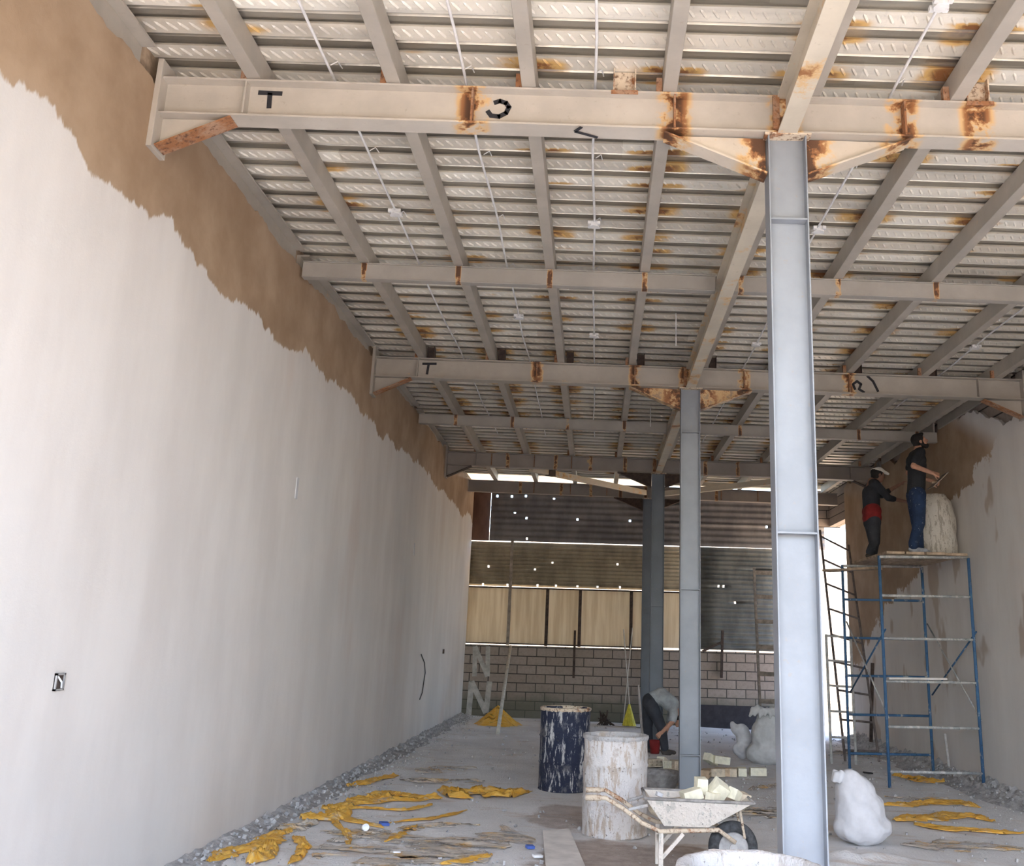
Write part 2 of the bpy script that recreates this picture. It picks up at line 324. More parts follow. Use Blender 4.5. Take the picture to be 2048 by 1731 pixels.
# ------------------------------------------------------------------ side walls
m = MB(); N = 420
for i in range(N+1):
    y = YF+(YB+.06-YF)*i/N; zt = 5.0+.06*noise.fractal(Vector((y*1.3, 0, 3)), .7, 2.1, 6)+.02*noise.noise(Vector((y*14, 2, 0)))+max(0, min(1, (y-8)/8))*.08
    for F in (F1, F2, F3):
        if abs(y-F) < .12: zt -= .03
    m.v += [Vector((XL, y, -.3)), Vector((XL, y, zt)), Vector((XL-.03, y, zt)), Vector((XL-.03, y, -.3))]
for i in range(N):
    for k in range(3): m.f.append((4*i+k, 4*i+k+1, 4*i+5+k, 4*i+4+k))
m.f += [(0,3,2,1), (4*N, 4*N+1, 4*N+2, 4*N+3)]
wl = struct(m.build('wall_left', 'plaster_left'))
struct(MB().box((XL-.3, YF, -.3), (XL-.075, YB+.2, 5.26)).build('wall_left_backing', 'plank_wood', wl))
m = MB()
for i in range(N+1):
    y = YF+(20.35-YF)*i/N; zt = 4.55+.25*noise.fractal(Vector((y*1.1, 5, 3)), .7, 2.1, 6)+max(0, min(1, (y-12.2)/1.2))*.5
    m.v += [Vector((XR, y, -.5)), Vector((XR, y, zt)), Vector((XR+.05, y, zt)), Vector((XR+.05, y, -.5))]
for i in range(N):
    for k in range(3): m.f.append((4*i+k+1, 4*i+k, 4*i+4+k, 4*i+5+k))
m.f += [(0,1,2,3), (4*N+3, 4*N+2, 4*N+1, 4*N)]
wr = struct(m.build('wall_right', 'plaster_right'))
struct(MB().box((XR+.052, YF, -.5), (XR+.3, 20.35, 5.2)).box((XR+.052, 20.35, 4.38), (XR+.3, YB-.05, 5.2)).box((5.0, YB-.04, 4.36), (XR+.3, YB, 5.2)).build('wall_right_backing', 'block_wall', wr))
# ------------------------------------------------------------------ back wall of blocks with whitewash strokes
wb = struct(MB().box((XL-.1, YB, -.3), (5.02, YB+.2, 1.555)).build('wall_back', 'block_wall'))
m = MB()
def stroke(m, pts, w, Y):
    for p, q in zip(pts[:-1], pts[1:]):
        Y -= .003; a = at(*p, Y); b = at(*q, Y); m.bar(a, b, .004, w, up=(0,0,1) if abs(a.x-b.x) > abs(a.z-b.z) else (1,0,0))
stroke(m, [(949, 1352), (950, 1292), (975, 1352), (976, 1292)], .10, YB-.004)
stroke(m, [(937, 1432), (943, 1362), (972, 1425), (979, 1362)], .12, YB-.004)
m.build('whitewash_stroke', 'whitewash', wb)
struct(MB().box((2.05, YB-.012, -.1), (5.0, YB-.002, .42)).build('trim_1', 'tar_black'))

# ------------------------------------------------------------------ ceiling deck
P = .265
prof = [(0, 0), (.140, 0), (.124, .032), (.160, .032), (.188, .032), (.196, .020), (.204, .032), (.240, .032), (.281, .032), (.265, 0)]
m = MB(); ys = []
k0 = int(YF/P)
for k in range(k0, int(20.95/P)+1):
    for (dy, dz) in prof[:-1]: ys.append((k*P+dy, 5.205+dz))
xs = [XL-.28, -2.5, -1.5, 0, 1.2, 2.6, 4, XR+.28]
for (y, z) in ys:
    for x in xs: m.v.append(Vector((x, y, z+bz(x))))
n_ = len(xs)
m.f = [(j*n_+i, (j+1)*n_+i, (j+1)*n_+i+1, j*n_+i+1) for j in range(len(ys)-1) for i in range(n_-1)]
# embossed diagonal ribs pressed into every flat
for k in range(int(3.2/P), int(16.5/P)):
    x = XL-.2+random.random()*.05
    while x < XR+.2:
        yc = k*P+.068; z = 5.204+bz(x); a = Vector((x-.026, yc-.046, z)); b = Vector((x+.026, yc+.046, z)); d = (b-a).normalized(); w = Vector((-d.y, d.x, 0))*.011; dn = Vector((0, 0, -.009)); c1 = a.lerp(b, .22); c2 = a.lerp(b, .78)
        m.add([a, c1+w, c2+w, b, c2-w, c1-w, c1+dn, c2+dn], [(0,1,6), (1,2,7,6), (2,3,7), (3,4,7), (4,5,6,7), (5,0,6)]); x += .072
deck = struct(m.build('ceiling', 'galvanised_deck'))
struct(MB().box((XL-.3, YF, 5.30), (XR+.3, 20.9, 5.42)).build('ceiling_slab', 'grey_soffit', deck))
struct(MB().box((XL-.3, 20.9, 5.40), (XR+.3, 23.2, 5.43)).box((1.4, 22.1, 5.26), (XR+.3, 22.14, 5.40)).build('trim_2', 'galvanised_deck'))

# ------------------------------------------------------------------ steel helpers
def ibeam(m, p, q, d, w, tf=.012, tw=.009, up=(0,0,1)):
    p = Vector(p); q = Vector(q); u = Vector(up); h = d/2-tf/2
    m.bar(p+u*h, q+u*h, w, tf, up); m.bar(p-u*h, q-u*h, w, tf, up); m.bar(p, q, tw, d-2*tf, up); return m
def cpoly(pts, y, t): return [Vector((a, y-t/2, b)) for a, b in pts], [Vector((a, y+t/2, b)) for a, b in pts]

def frame_beam(Y, mat, name_label, stiff, marks=(), x0=XL, x1=XR, hm='haunch_paint', tip='rust', plates=True, haunch=True):
    t = thing('roof_beam', (x0, Y, 4.77+bz(x0)), name_label, 'beam', 'transverse roof beams')
    zc = 4.90
    ibeam(MB(), (x0+.012, Y, zc+bz(x0)), (x1-.012, Y, zc+bz(x1)), .257, .15).build('beam_section', mat, t)
    for sx in stiff:
        z = zc+bz(sx); MB().box((sx-.006, Y-.074, z-.117), (sx+.006, Y-.006, z+.117)).box((sx-.006, Y+.006, z-.117), (sx+.006, Y+.074, z+.117)).build('stiffener', 'rust', t)
    if plates:
        for sgn, xe in ((1, x0), (-1, x1)):
            z = bz(xe)
            MB().box((min(xe, xe+sgn*.035), Y-.10, 4.53+z), (max(xe, xe+sgn*.035), Y+.10, 5.14+z)).build('end_plate', mat, t, bevel=.003)
            xa = xe+sgn*.036; xb = xe+sgn*.50
            m = MB(); a, b = cpoly([(xa, 4.768+z), (xb, 4.766+z), (xa, 4.55+z)], Y, .01); m.prism(a, b); m.build('end_gusset', mat, t)
            MB().bar((xa, Y, 4.555+z), (xb-.01, Y, 4.765+z), .13, .012).build('gusset_flange', tip, t)
            xd = xe+sgn*.565
            MB().box((xd-.005, Y-.072, 4.785+z), (xd+.005, Y-.006, 5.015+z)).build('stiffener', mat, t)
    if haunch:
        for sgn in (-1, 1):
            xa = XC+sgn*.125; xb = XC+sgn*.76; z = bz(XC)
            m = MB(); a, b = cpoly([(xa, 4.762+z), (xb, 4.762+z-.008*sgn), (xa, 4.50+z)], Y, .01); m.prism(a, b); m.build('haunch_web', hm, t)
            MB().bar((xa, Y, 4.50+z), (xb, Y, 4.758+z-.008*sgn), .13, .011).build('haunch_flange', hm, t)
    for pts in marks:
        m = MB(); yy = Y-.0065
        for a, b in zip(pts[:-1], pts[1:]):
            pa = at(*a, yy); pb = at(*b, yy); d = (pb-pa)
            m.bar(pa-d.normalized()*.008, pb+d.normalized()*.008, .003, .030, up=(0,0,1) if abs(d.x) > abs(d.z) else (1,0,0))
        m.build('spray_mark', 'spray_black', t)
    return t
frame_beam(F1, 'beam_paint_front', 'pale grey roof beam nearest the viewer, crossing the top of the photo', [-.854, .422, 1.86],
    marks=[[(519,185),(562,187)], [(540,188),(538,214)], [(990,205),(1000,202),(1012,206),(1018,214),(1012,226),(998,233),(982,231),(976,223)]])
m = MB()
for a, b in zip([(1195,275),(1150,263),(1163,254)][:-1], [(1195,275),(1150,263),(1163,254)][1:]):
    def onz(u, v, z):
        d = ray(u, v); return Vector((0,0,EYE))+d*((z-EYE)/d.z)
    pa = onz(*a, 4.766); pb = onz(*b, 4.766); m.bar(pa, pb, .022, .003)
m.build('spray_mark', 'spray_black', bpy.data.objects['roof_beam'])
frame_beam(F2, 'beam_paint_mid_shaded', 'tan grey roof beam on the second column, above the plasterer', [-.80, .427, 1.79, 3.09], tip='rust', hm='haunch_dark',
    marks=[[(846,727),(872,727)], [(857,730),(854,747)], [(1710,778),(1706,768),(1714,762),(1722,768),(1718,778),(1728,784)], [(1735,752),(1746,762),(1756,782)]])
frame_beam(F3, 'beam_paint_far_shaded', 'dark roof beam on the third column, deep in the hall', [-2.0,-1.2, -.5, .5, 1.8, 2.6, 3.4], hm='dark_iron', tip='dark_iron')
frame_beam(F4, 'beam_paint_far_shaded', 'rearmost dark roof beam under the strip of daylight', [-1.4, -.6, .2, 1.9, 2.7, 3.5], hm='dark_iron', tip='dark_iron', plates=False)

def cross_beam(Y, label):
    t = thing('cross_beam', (XL, Y, 4.87), label, 'beam', 'slim cross beams between the frames')
    ibeam(MB(), (XL+.03, Y, 4.95+bz(XL)), (XC-.07, Y, 4.95+bz(XC)), .16, .09, .01, .07).build('beam_section', 'purlin_paint', t, bevel=.006)
    ibeam(MB(), (XC+.07, Y, 4.95+bz(XC)), (XR-.01, Y, 4.95+bz(XR)), .16, .09, .01, .07).build('beam_section', 'purlin_paint', t, bevel=.006)
    return t
cross_beam(8.45, 'slim grey cross beam between first and second roof beams'); cross_beam(14.63, 'slim grey cross beam between second and third roof beams')

# spine beam: three lengths along the column line
for (ya, yb, lab) in ((YF+.05, F1-.085, 'rust-mottled cream spine beam in front of the nearest roof beam'), (F1+.085, F2-.085, 'rust-mottled spine beam between first and second columns'), (F2+.085, F3-.085, 'dim spine beam between second and third columns')):
    t = thing('spine_beam', (XC, ya, 4.77+bz(XC)), lab, 'beam', 'spine beams over the columns')
    ibeam(MB(), (XC, ya, 4.885+bz(XC)), (XC, yb, 4.885+bz(XC)), .25, .12, .012, .012).build('beam_section', 'spine_paint', t)
    MB().box((XC-.09, yb-.02, 4.77), (XC-.05, yb+.002, 5.0)).build('weld_cleat', 'rust', t)
# braces near the rear
for p, q, lab in ((at(1062,937,17.80), at(1290,985,20.8), 'tan brace bar running down to the rear column, left side'), (at(1326,987,20.8), at(1650,952,17.80), 'tan brace bar running down to the rear column, right side')):
    t = thing('brace_bar', p, lab, 'brace', 'rear brace bars'); MB().bar(p, q, .09, .11).build('bar', 'spine_paint', t, bevel=.005)
    r = p.lerp(q, .15 if 'left' in lab else .8); d = (q-p).normalized(); MB().bar(r-d*.1, r+d*.1, .10, .125).build('splice_plate', 'dark_iron', t)

# joists
ORD = ['first', 'second', 'third', 'fourth', 'fifth', 'sixth', 'seventh', 'eighth', 'ninth']
for i, x in enumerate(JX):
    t = thing('roof_joist', (x, YF, 5.05), 'grey roof joist under the metal deck, %s counted from the left wall' % ORD[i], 'joist', 'roof joists')
    z = bz(x)
    MB().box((x-.045, YF+.05, 5.034+z), (x+.045, 20.9, 5.20+z)).build('joist_section', 'joist_paint', t, bevel=.004)
    for F in (F1, F2, F3):
        MB().box((x-.085, F-.07, 5.033+z), (x-.047, F-.03, 5.13+z)).build('cleat', 'rust', t)
# edge angle along each side wall
t = thing('edge_angle', (XL, YF, 5.0), 'grey steel edge angle along the top of the left wall', 'angle', 'edge angles')
for ya, yb in ((YF+.1, F1-.25), (F1+.35, 8.38), (8.52, F2-.2), (F2+.3, 14.5), (14.7, F3-.2)):
    MB().box((XL-.07, ya, 4.9), (XL-.034, yb, 5.15)).box((XL-.07, ya, 5.15), (XL+.05, yb, 5.165)).build('angle_length', 'joist_paint', t)
t = thing('edge_angle', (XR, YF, 5.0), 'grey steel edge angle along the top of the right wall', 'angle', 'edge angles')
for ya, yb in ((F1+.35, 8.38), (8.52, F2-.2), (F2+.3, 14.5), (14.7, F3-.2)):
    MB().box((XR-.030, ya, 5.0), (XR-.002, yb, 5.14)).build('angle_length', 'joist_paint', t)
# stub posts on the beams
for x, lab in ((.105, 'rusty stub post on the nearest roof beam, left of the spine beam'), (2.33, 'rusty stub post on the nearest roof beam, right of the spine beam')):
    t = thing('stub_post', (x, F1-.03, 5.03+bz(x)), lab, 'stub', 'stub posts on the beams')
    m = MB(); z = bz(x); m.box((x-.072, F1-.055, 5.03+z), (x-.064, F1+.055, 5.2+z)).box((x+.064, F1-.055, 5.03+z), (x+.072, F1+.055, 5.2+z)).box((x-.064, F1-.006, 5.03+z), (x+.064, F1+.006, 5.2+z)); m.build('post_section', 'rust_light', t)
    MB().box((x-.085, F1-.08, 5.029+z), (x+.085, F1-.0765, 5.0+z)).build('weld_bead', 'rust', t)
for i, x in enumerate(JX[:4]+JX[4:8]):
    x = x+.11; z = bz(x)
    t = thing('stub_post', (x, F2, 5.03+z), 'dark stub post on the second roof beam beside the %s joist from left' % ORD[i], 'stub', 'stub posts on the beams')
    MB().box((x-.045, F2-.05, 5.03+z), (x-.038, F2+.05, 5.19+z)).box((x+.038, F2-.05, 5.03+z), (x+.045, F2+.05, 5.19+z)).box((x-.038, F2-.004, 5.03+z), (x+.038, F2+.004, 5.19+z)).build('post_section', 'dark_iron', t)

# conduits with boxes
bc = {-1.79: [4.2, 7.54, 12.2], -.93: [10.15, 15.2], -.09: [7.65, 10.72, 15.8], 1.83: [4.62, 7.6, 10.85, 13.2], 4.33: [10.65, 12.9]}
wh = {-1.79: 'leftmost', -.93: 'second from left', -.09: 'middle', 1.83: 'just right of the spine beam', 4.33: 'rightmost'}
for x, by in bc.items():
    t = thing('ceiling_conduit', (x, 3, 5.12), 'thin white conduit hung below the deck, %s of five' % wh[x] if x != 1.83 else 'thin white conduit hung below the deck just right of the spine beam', 'conduit', 'white ceiling conduits')
    pts = []; y = YF+.1
    while y < (16.6 if x < 3 else 14): pts.append((x+.03*noise.noise(Vector((y*.7, x, 0))), y, 5.155+bz(x)+.018*noise.noise(Vector((y*1.1, x, 5))))); y += .35
    MB().tube(pts, .0095, 8).build('pipe', 'conduit_white', t, smooth=True)
    for y in np.arange(3.2, 16, 1.1):
        MB().tube([(x+.012, y, 5.16+bz(x)), (x+.05, y+.02, 5.2+bz(x)), (x+.06, y+.1, 5.203+bz(x))], .004, 6).build('hanger_wire', 'conduit_white', t)
    for y in by:
        z = 5.15+bz(x); b = MB(); b.lathe([(0, -.025), (.045, -.025), (.048, .02), (0, .02)], 8, (x, y, z)); bo = b.build('junction_box', 'conduit_white', t, bevel=.003)
        for a in range(4):
            c = Vector((x+math.cos(a*math.pi/2+.78)*.055, y+math.sin(a*math.pi/2+.78)*.055, z)); MB().box(c-Vector((.014,.014,.016)), c+Vector((.014,.014,.012))).build('box_lug', 'conduit_white', bo)
for (u, v1, v2, Y, lab) in ((1352, 622, 692, 10.0, 'short white hanger rod left of the spine beam'), (1301, 823, 853, 14.3, 'short white hanger rod below the second bay, left of the second column')):
    a = at(u, v1, Y); b = at(u, v2, Y); a.z = 5.2+bz(a.x); tag(MB().tube([a, b], .007, 8).build('hanger_rod', 'conduit_white', origin=a), lab, 'rod')

# ------------------------------------------------------------------ columns
def column(Y, mat, label, stz, x=XC, ztop=None):
    z0 = fz(x); zt = (4.765+bz(x)) if ztop is None else ztop
    t = thing('steel_column', (x, Y, z0), label, 'column', 'steel columns'); W_, D_ = .2375, .15
    MB().box((x-W_/2+.009, Y-.004, z0-.02), (x+W_/2-.009, Y+.004, zt-.012)).build('web', mat, t)
    MB().box((x-W_/2, Y-D_/2, z0-.02), (x-W_/2+.009, Y+D_/2, zt-.012)).build('flange', mat, t, bevel=.002)
    MB().box((x+W_/2-.009, Y-D_/2, z0-.02), (x+W_/2, Y+D_/2, zt-.012)).build('flange', mat, t, bevel=.002)
    MB().box((x-W_/2-.02, Y-D_/2-.012, zt-.012), (x+W_/2+.03, Y+D_/2+.012, zt)).build('cap_plate', 'rust_light', t)
    for z in stz:
        MB().box((x-W_/2+.009, Y-D_/2+.004, z-.005), (x+W_/2-.009, Y-.004, z+.005)).build('stiffener', mat, t)
    MB().box((x-.2, Y-.15, z0-.02), (x+.2, Y+.15, z0+.012)).build('base_plate', mat, t)
    return t
column(F1, 'column_paint', 'tall pale blue-grey steel column nearest the viewer', [4.18, 2.28])
column(F2, 'column_paint', 'second steel column, rising behind the wheelbarrow', [4.195, 2.30, .455])
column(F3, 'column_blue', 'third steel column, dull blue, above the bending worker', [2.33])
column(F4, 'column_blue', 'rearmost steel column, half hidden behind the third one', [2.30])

# ------------------------------------------------------------------ back wall cladding
def sheet(name, mat, xa, xb, za, zb, Y, label, cat='sheet', pitch=.105, amp=.017, holes=(), grp='corrugated wall sheets'):
    zs = []; n = int((zb-za)/pitch*8); xs = [xa, xb]
    hs = [(h.x, h.z) for h in [at(u, v, Y) for u, v in holes]]
    for hx, hz in hs: xs += [hx-.022, hx+.022]
    xs = sorted(set(xs)); m = MB(); zs = [za+(zb-za)*k/n for k in range(n+1)]
    for z in zs:
        a = ((z-za)/pitch) % 1; y = Y+amp*math.cos(a*2*math.pi)
        for x in xs: m.v.append(Vector((x, y, z)))
    k = len(xs)
    for j in range(n):
        for i in range(k-1):
            cx = (xs[i]+xs[i+1])/2; cz = (zs[j]+zs[j+1])/2
            if any(abs(cx-hx) < .022 and abs(cz-hz) < .024 for hx, hz in hs): continue
            m.f.append((j*k+i, j*k+i+1, (j+1)*k+i+1, (j+1)*k+i))
    o = m.build(name, mat, smooth=True, origin=(xa, Y, za)); solidify(o, .003); return tag(o, label, cat, grp)
sheet('corrugated_sheet', 'corrugated_grey', -2.45, 5.2, 3.86, 5.12, YB+.02, 'grey corrugated sheeting along the top of the back wall', pitch=.14, holes=[(995,991),(1024,992),(1052,992),(1108,997),(1030,1025),(1053,1035),(1155,1038),(1260,1041),(1533,1053),(1054,1077)])
sheet('rust_sheet', 'rust_sheet', -3.0, -2.46, 3.86, 5.12, YB+.05, 'dark red rusted sheet in the top left corner of the back wall', pitch=.4, amp=.004)
sheet('corrugated_sheet', 'corrugated_tan', -3.0, 2.36, 2.85, 3.845, YB+.14, 'tan corrugated sheeting above the cream panels', pitch=.085, holes=[(977,1132),(1070,1138),(1105,1125),(1235,1128),(966,1168),(1015,1169),(1075,1170),(1112,1171),(1155,1172),(1195,1173),(1240,1174)])
sheet('corrugated_sheet', 'corrugated_dark', 2.34, 5.0, 1.59, 3.85, YB+.09, 'dark grey corrugated sheeting behind the wooden ladder', pitch=.105, holes=[(1437,1172),(1447,1172),(1470,1205),(1509,1138)])
px_ = [-2.96, -1.90, -1.07, -.33, .82, 1.42, 2.32]; plab = ['far left beside the side wall', 'second from left', 'narrow one between two close posts', 'wide one above the rusty bar', 'cut by the third column', 'glimpsed between the columns']
for i in range(6):
    a, b = px_[i]+.004, px_[i+1]-.004; o = MB().box((a, YB+.10, 1.60), (b, YB+.106, 2.815)).build('cream_panel', 'fibreglass', origin=(a, YB+.1, 1.6)); tag(o, 'cream translucent wall panel above the blocks, '+plab[i], 'panel', 'cream wall panels')
for x, lab in zip(px_[1:-1], ['second', 'third', 'fourth', 'fifth', 'sixth']):
    if lab == 'second':
        o = MB().box((x-.045, YB-.08, 1.56), (x+.02, YB-.02, 3.86)).build('wall_post', 'old_wood', origin=(x, YB-.05, 1.56)); tag(o, 'tall brown timber post on the left part of the back wall', 'post', 'posts between the cream panels'); continue
    o = MB().box((x-.035, YB+.03, 1.56), (x+.035, YB+.09, 2.82)).build('wall_post', 'dark_iron', origin=(x, YB+.05, 1.56)); tag(o, {'third': 'dark post left of the narrow cream panel', 'fourth': 'dark post right of the narrow cream panel', 'fifth': 'dark post right of the wide cream panel', 'sixth': 'dark post behind the third column'}[lab], 'post', 'posts between the cream panels')
tag(MB().box((XL, YB+.02, 2.80), (2.34, YB+.08, 2.83)).build('wall_rail', 'dark_iron', origin=(XL, YB+.05, 2.8)), 'dark horizontal rail along the top of the cream panels', 'rail')
tag(MB().box((XL, YB+.05, 1.575), (1.1, YB+.10, 1.605)).build('wall_rail', 'dark_iron', origin=(XL, YB+.05, 1.58)), 'dark horizontal rail along the foot of the cream panels', 'rail')
# bars bolted to the block wall
for (u1, v1, u2, v2, lab) in ((1150,1260,1147,1355,'rusty upright bar on the block wall under the wide cream panel'), (1445,1260,1443,1355,'rusty upright bar on the block wall left of the wooden ladder'), (1405,1302,1442,1284,'short slanted dark bar meeting the upright bar by the wooden ladder')):
    a = at(u1, v1, YB-.05); b = at(u2, v2, YB-.05); tag(MB().bar(a, b, .07, .05).build('iron_bar', 'dark_iron', origin=a), lab, 'bar')
# added light blocker behind the camera, then the sunlit neighbour wall beyond the gap
struct(MB().box((-30, -11, -.2), (30, -10.6, 1.6)).build('wall_light_blocker', 'blocker_wall'))  # unseen wall, added to cut low light reaching deep into the hall
struct(MB().box((-9, 27, -.2), (14, 27.3, 4.6)).build('wall_outside', 'white_brick'))

# ------------------------------------------------------------------ wall fittings
def on_left(u, v): return onwall(u, v, XL)
p = on_left(116, 1363)
t = thing('socket_box', p, 'open grey socket box sunk in the left wall', 'socket')
MB().box((XL+.001, p.y-.045, p.z-.045), (XL+.006, p.y+.045, p.z+.045)).build('box_back', 'dark_iron', t)
m = MB()
for a, b in (((-.045,-.045),(-.035,.045)), ((.035,-.045),(.045,.045)), ((-.045,.035),(.045,.045)), ((-.045,-.045),(.045,-.035))): m.box((XL, p.y+a[0], p.z+a[1]), (XL+.014, p.y+b[0], p.z+b[1]))
m.build('box_rim', 'rim_grey', t); MB().tube([(XL+.006, p.y-.02, p.z+.03), (XL+.02, p.y, p.z), (XL+.012, p.y+.02, p.z-.03)], .005, 6).build('wire', 'paper_white', t)
a = [on_left(u, v)+Vector((.012, 0, 0)) for u, v in ((841,1308),(848,1325),(849,1345),(846,1365),(843,1385),(838,1398))]
tag(MB().tube(a, .008, 6).build('wall_cable', 'black_cable', origin=a[0]), 'short black cable dangling from the left wall', 'cable')
p = on_left(886, 1302); tag(MB().box(p+Vector((0,-.05,-.04)), p+Vector((.02,.05,.04))).build('socket_box', 'dark_iron', origin=p), 'small dark socket box far along the left wall', 'socket')
for (u, v, lab) in ((593, 976, 'pale plaster notch high in the middle of the left wall'), (828, 1098, 'small pale notch on the left wall towards the back')):
    p = on_left(u, v); tag(MB().box(p+Vector((0,-.03,-.10)), p+Vector((.008,.03,.10))).build('wall_notch', 'sack_white', origin=p), lab, 'notch')

# ------------------------------------------------------------------ rubble along the walls
def heap(name, side, ya, yb, wid, hgt, label):
    m = MB(); ny = int((yb-ya)/.06); nxx = 12; sg = 1 if side == 'l' else -1; X = XL if side == 'l' else XR
    for j in range(ny+1):
        y = ya+(yb-ya)*j/ny; w = wid*(.8+.7*noise.noise(Vector((y*.8, 1, 0))))
        for i in range(nxx+1):
            t = i/nxx; x = X+sg*(t*w+.002); h = hgt*(1-t)**1.3*(.8+.45*noise.fractal(Vector((x*6, y*5, 2)), .8, 2.2, 5))-.012*t
            m.v.append(Vector((x, y, fz(x)+max(h, -.01))))
    k = nxx+1; m.f = [(j*k+i, j*k+i+1, (j+1)*k+i+1, (j+1)*k+i) if sg > 0 else (j*k+i+1, j*k+i, (j+1)*k+i, (j+1)*k+i+1) for j in range(ny) for i in range(nxx)]
    for _ in range(1300 if side == 'l' else 700):
        y = random.uniform(ya, yb); r = abs(random.gauss(0, 1)); x = X+sg*(r*wid*.8+.03); s = random.choice((.005, .007, .009, .012, .018))*(1.1-min(r, 1)*.5)
        zz = fz(x)+hgt*max(0, 1-r*.8)**1.3*.8; M = Matrix.Translation((x, y, zz)) @ Euler([random.uniform(0, 3) for _ in range(3)]).to_matrix().to_4x4()
        k0 = len(m.v); m.box((-s, -s*random.uniform(.6, 1.3), -s*.6), (s, s, s*.6), M)
        for q in range(k0, len(m.v)): m.v[q] += Vector([random.uniform(-.3, .3)*s for _ in range(3)])
    return tag(m.build(name, 'rubble', origin=(X, ya, 0)), label, 'rubble', kind='stuff')
heap('rubble_heap', 'l', 4.0, 21.9, .40, .07, 'grey plaster rubble lying along the foot of the left wall')
heap('rubble_heap', 'r', 8, 20.2, .55, .20, 'grey plaster rubble lying along the foot of the right wall')
m = MB()
for _ in range(900):
    x = random.uniform(XL, XR); y = random.uniform(7.3, 21.5); s = random.choice((.004, .006, .009, .014)); M = Matrix.Translation((x, y, fz(x)+s*.5)) @ Euler([random.uniform(0, 3) for _ in range(3)]).to_matrix().to_4x4(); m.box((-s, -s, -s*.6), (s, s*1.2, s*.6), M)
tag(m.build('plaster_crumbs', 'rubble'), 'plaster crumbs scattered over the dusty floor', 'crumbs', kind='stuff')

# ------------------------------------------------------------------ yellow plastic film
def film(pts, w, mat, label, h=.03, grp='strips of yellow plastic film'):
    c = [onfloor(u, v) for u, v in pts]; L = [0]
    for a, b in zip(c[:-1], c[1:]): L.append(L[-1]+(b-a).length)
    n = max(20, int(L[-1]/.015)); k = 22; w = w*(1.9 if mat == 'yellow_film' else 1.7); h = h*.62; m = MB(); sd = random.random()*50
    for j in range(n+1):
        s = L[-1]*j/n; i = max(q for q in range(len(L)) if L[q] <= s+1e-6); i = min(i, len(c)-2); f = (s-L[i])/(L[i+1]-L[i]); p = c[i].lerp(c[i+1], f); d = (c[i+1]-c[i]).normalized(); sd_ = Vector((-d.y, d.x, 0))
        ww = w*(.55+.9*abs(noise.noise(Vector((s*3, sd, 0))))+.25*noise.noise(Vector((s*14, sd, 0))))*min(1, .15+4*min(j, n-j)/n)
        mid = p+sd_*w*.6*noise.noise(Vector((s*1.7, sd+9, 0)))
        for q in range(k+1):
            t = q/k-.5; e = mid+sd_*t*ww; z = h*(.35+noise.fractal(Vector((e.x*5, e.y*9, sd)), .7, 2.3, 5))*(1-(2*t)**4)+h*.8*max(0, noise.noise(Vector((t*9, s*1.0, sd))))*(1-(2*t)**2)+h*.5*max(0, noise.noise(Vector((t*22, s*2.2, sd+3))))
            m.v.append(Vector((e.x, e.y, fz(e.x)+.011+max(0, z))))
    m.f = [(j*(k+1)+q, j*(k+1)+q+1, (j+1)*(k+1)+q+1, (j+1)*(k+1)+q) for j in range(n) for q in range(k)]
    o = m.build('plastic_film', mat, smooth=True, origin=c[0]); solidify(o, .002); return tag(o, label, 'plastic film', grp)
film([(415,1728),(470,1712),(530,1690),(585,1662)], .16, 'yellow_film', 'yellow film strip at the very front against the left wall', .04)
film([(500,1731),(528,1712),(545,1690)], .12, 'yellow_film', 'small upright yellow film flap in the front left corner', .10)
film([(565,1731),(600,1712),(612,1695),(590,1676)], .07, 'yellow_film', 'narrow yellow film loop beside the front left flap', .05)
film([(640,1620),(700,1612),(770,1606),(880,1598)], .14, 'yellow_film', 'long yellow film strip reaching from left wall to the bunched film', .05)
film([(650,1625),(700,1640),(765,1658)], .08, 'yellow_film', 'short orange film strip slanting to the blue paper scrap', .04)
film([(600,1640),(640,1632),(700,1628)], .20, 'yellow_film', 'yellow film crumpled against the rubble by the left wall', .07)
film([(690,1604),(740,1598),(800,1592)], .22, 'yellow_film', 'broad yellow film fold left of the bunched film', .06)
film([(545,1668),(590,1655),(640,1645)], .18, 'dusty_film', 'dusty film piece over the rubble near the front left', .05)
film([(760,1685),(800,1672),(835,1655)], .07, 'yellow_film', 'thin orange film strand crossing the dusty sheet', .03)
film([(655,1628),(720,1618),(800,1622),(865,1612)], .05, 'yellow_film', 'thin yellow film strand fanning right from the left wall crumple', .03)
film([(655,1632),(690,1665),(700,1700)], .05, 'yellow_film', 'thin yellow film strand fanning towards the viewer', .03)
film([(770,1648),(860,1640),(935,1622)], .05, 'yellow_film', 'slender orange film strand below the bunched film', .02)
film([(640,1665),(720,1672),(840,1678),(960,1690)], .35, 'dusty_film', 'dusty film sheet between the cup and the board', .02)
film([(700,1575),(760,1560),(800,1552)], .12, 'yellow_film', 'yellow film shred beside the rubble halfway along the left floor', .04)
film([(880,1592),(920,1588),(960,1592),(1000,1600)], .42, 'yellow_film', 'bunched bright yellow film lying on the left floor', .11)
film([(735,1590),(780,1585),(850,1596),(880,1600)], .15, 'yellow_film', 'yellow film strip just behind the long left strip', .04)
film([(830,1545),(890,1540),(950,1537)], .30, 'dusty_film', 'dusty tan film strip farther back on the left floor', .03)
film([(800,1562),(870,1562),(960,1560)], .22, 'dusty_film', 'dusty orange film strip behind the bunched film', .04)
film([(640,1700),(680,1680),(740,1668),(850,1655),(960,1652)], .14, 'dusty_film', 'dusty film strip arching over the front left floor', .03)
film([(640,1722),(760,1700),(860,1690),(960,1668),(1020,1655)], .45, 'dusty_film', 'wide dusty film sheet on the front floor left of the board', .02)
film([(700,1731),(800,1724),(900,1716),(975,1706)], .35, 'dusty_film', 'dusty film sheet at the front edge left of the board', .02)
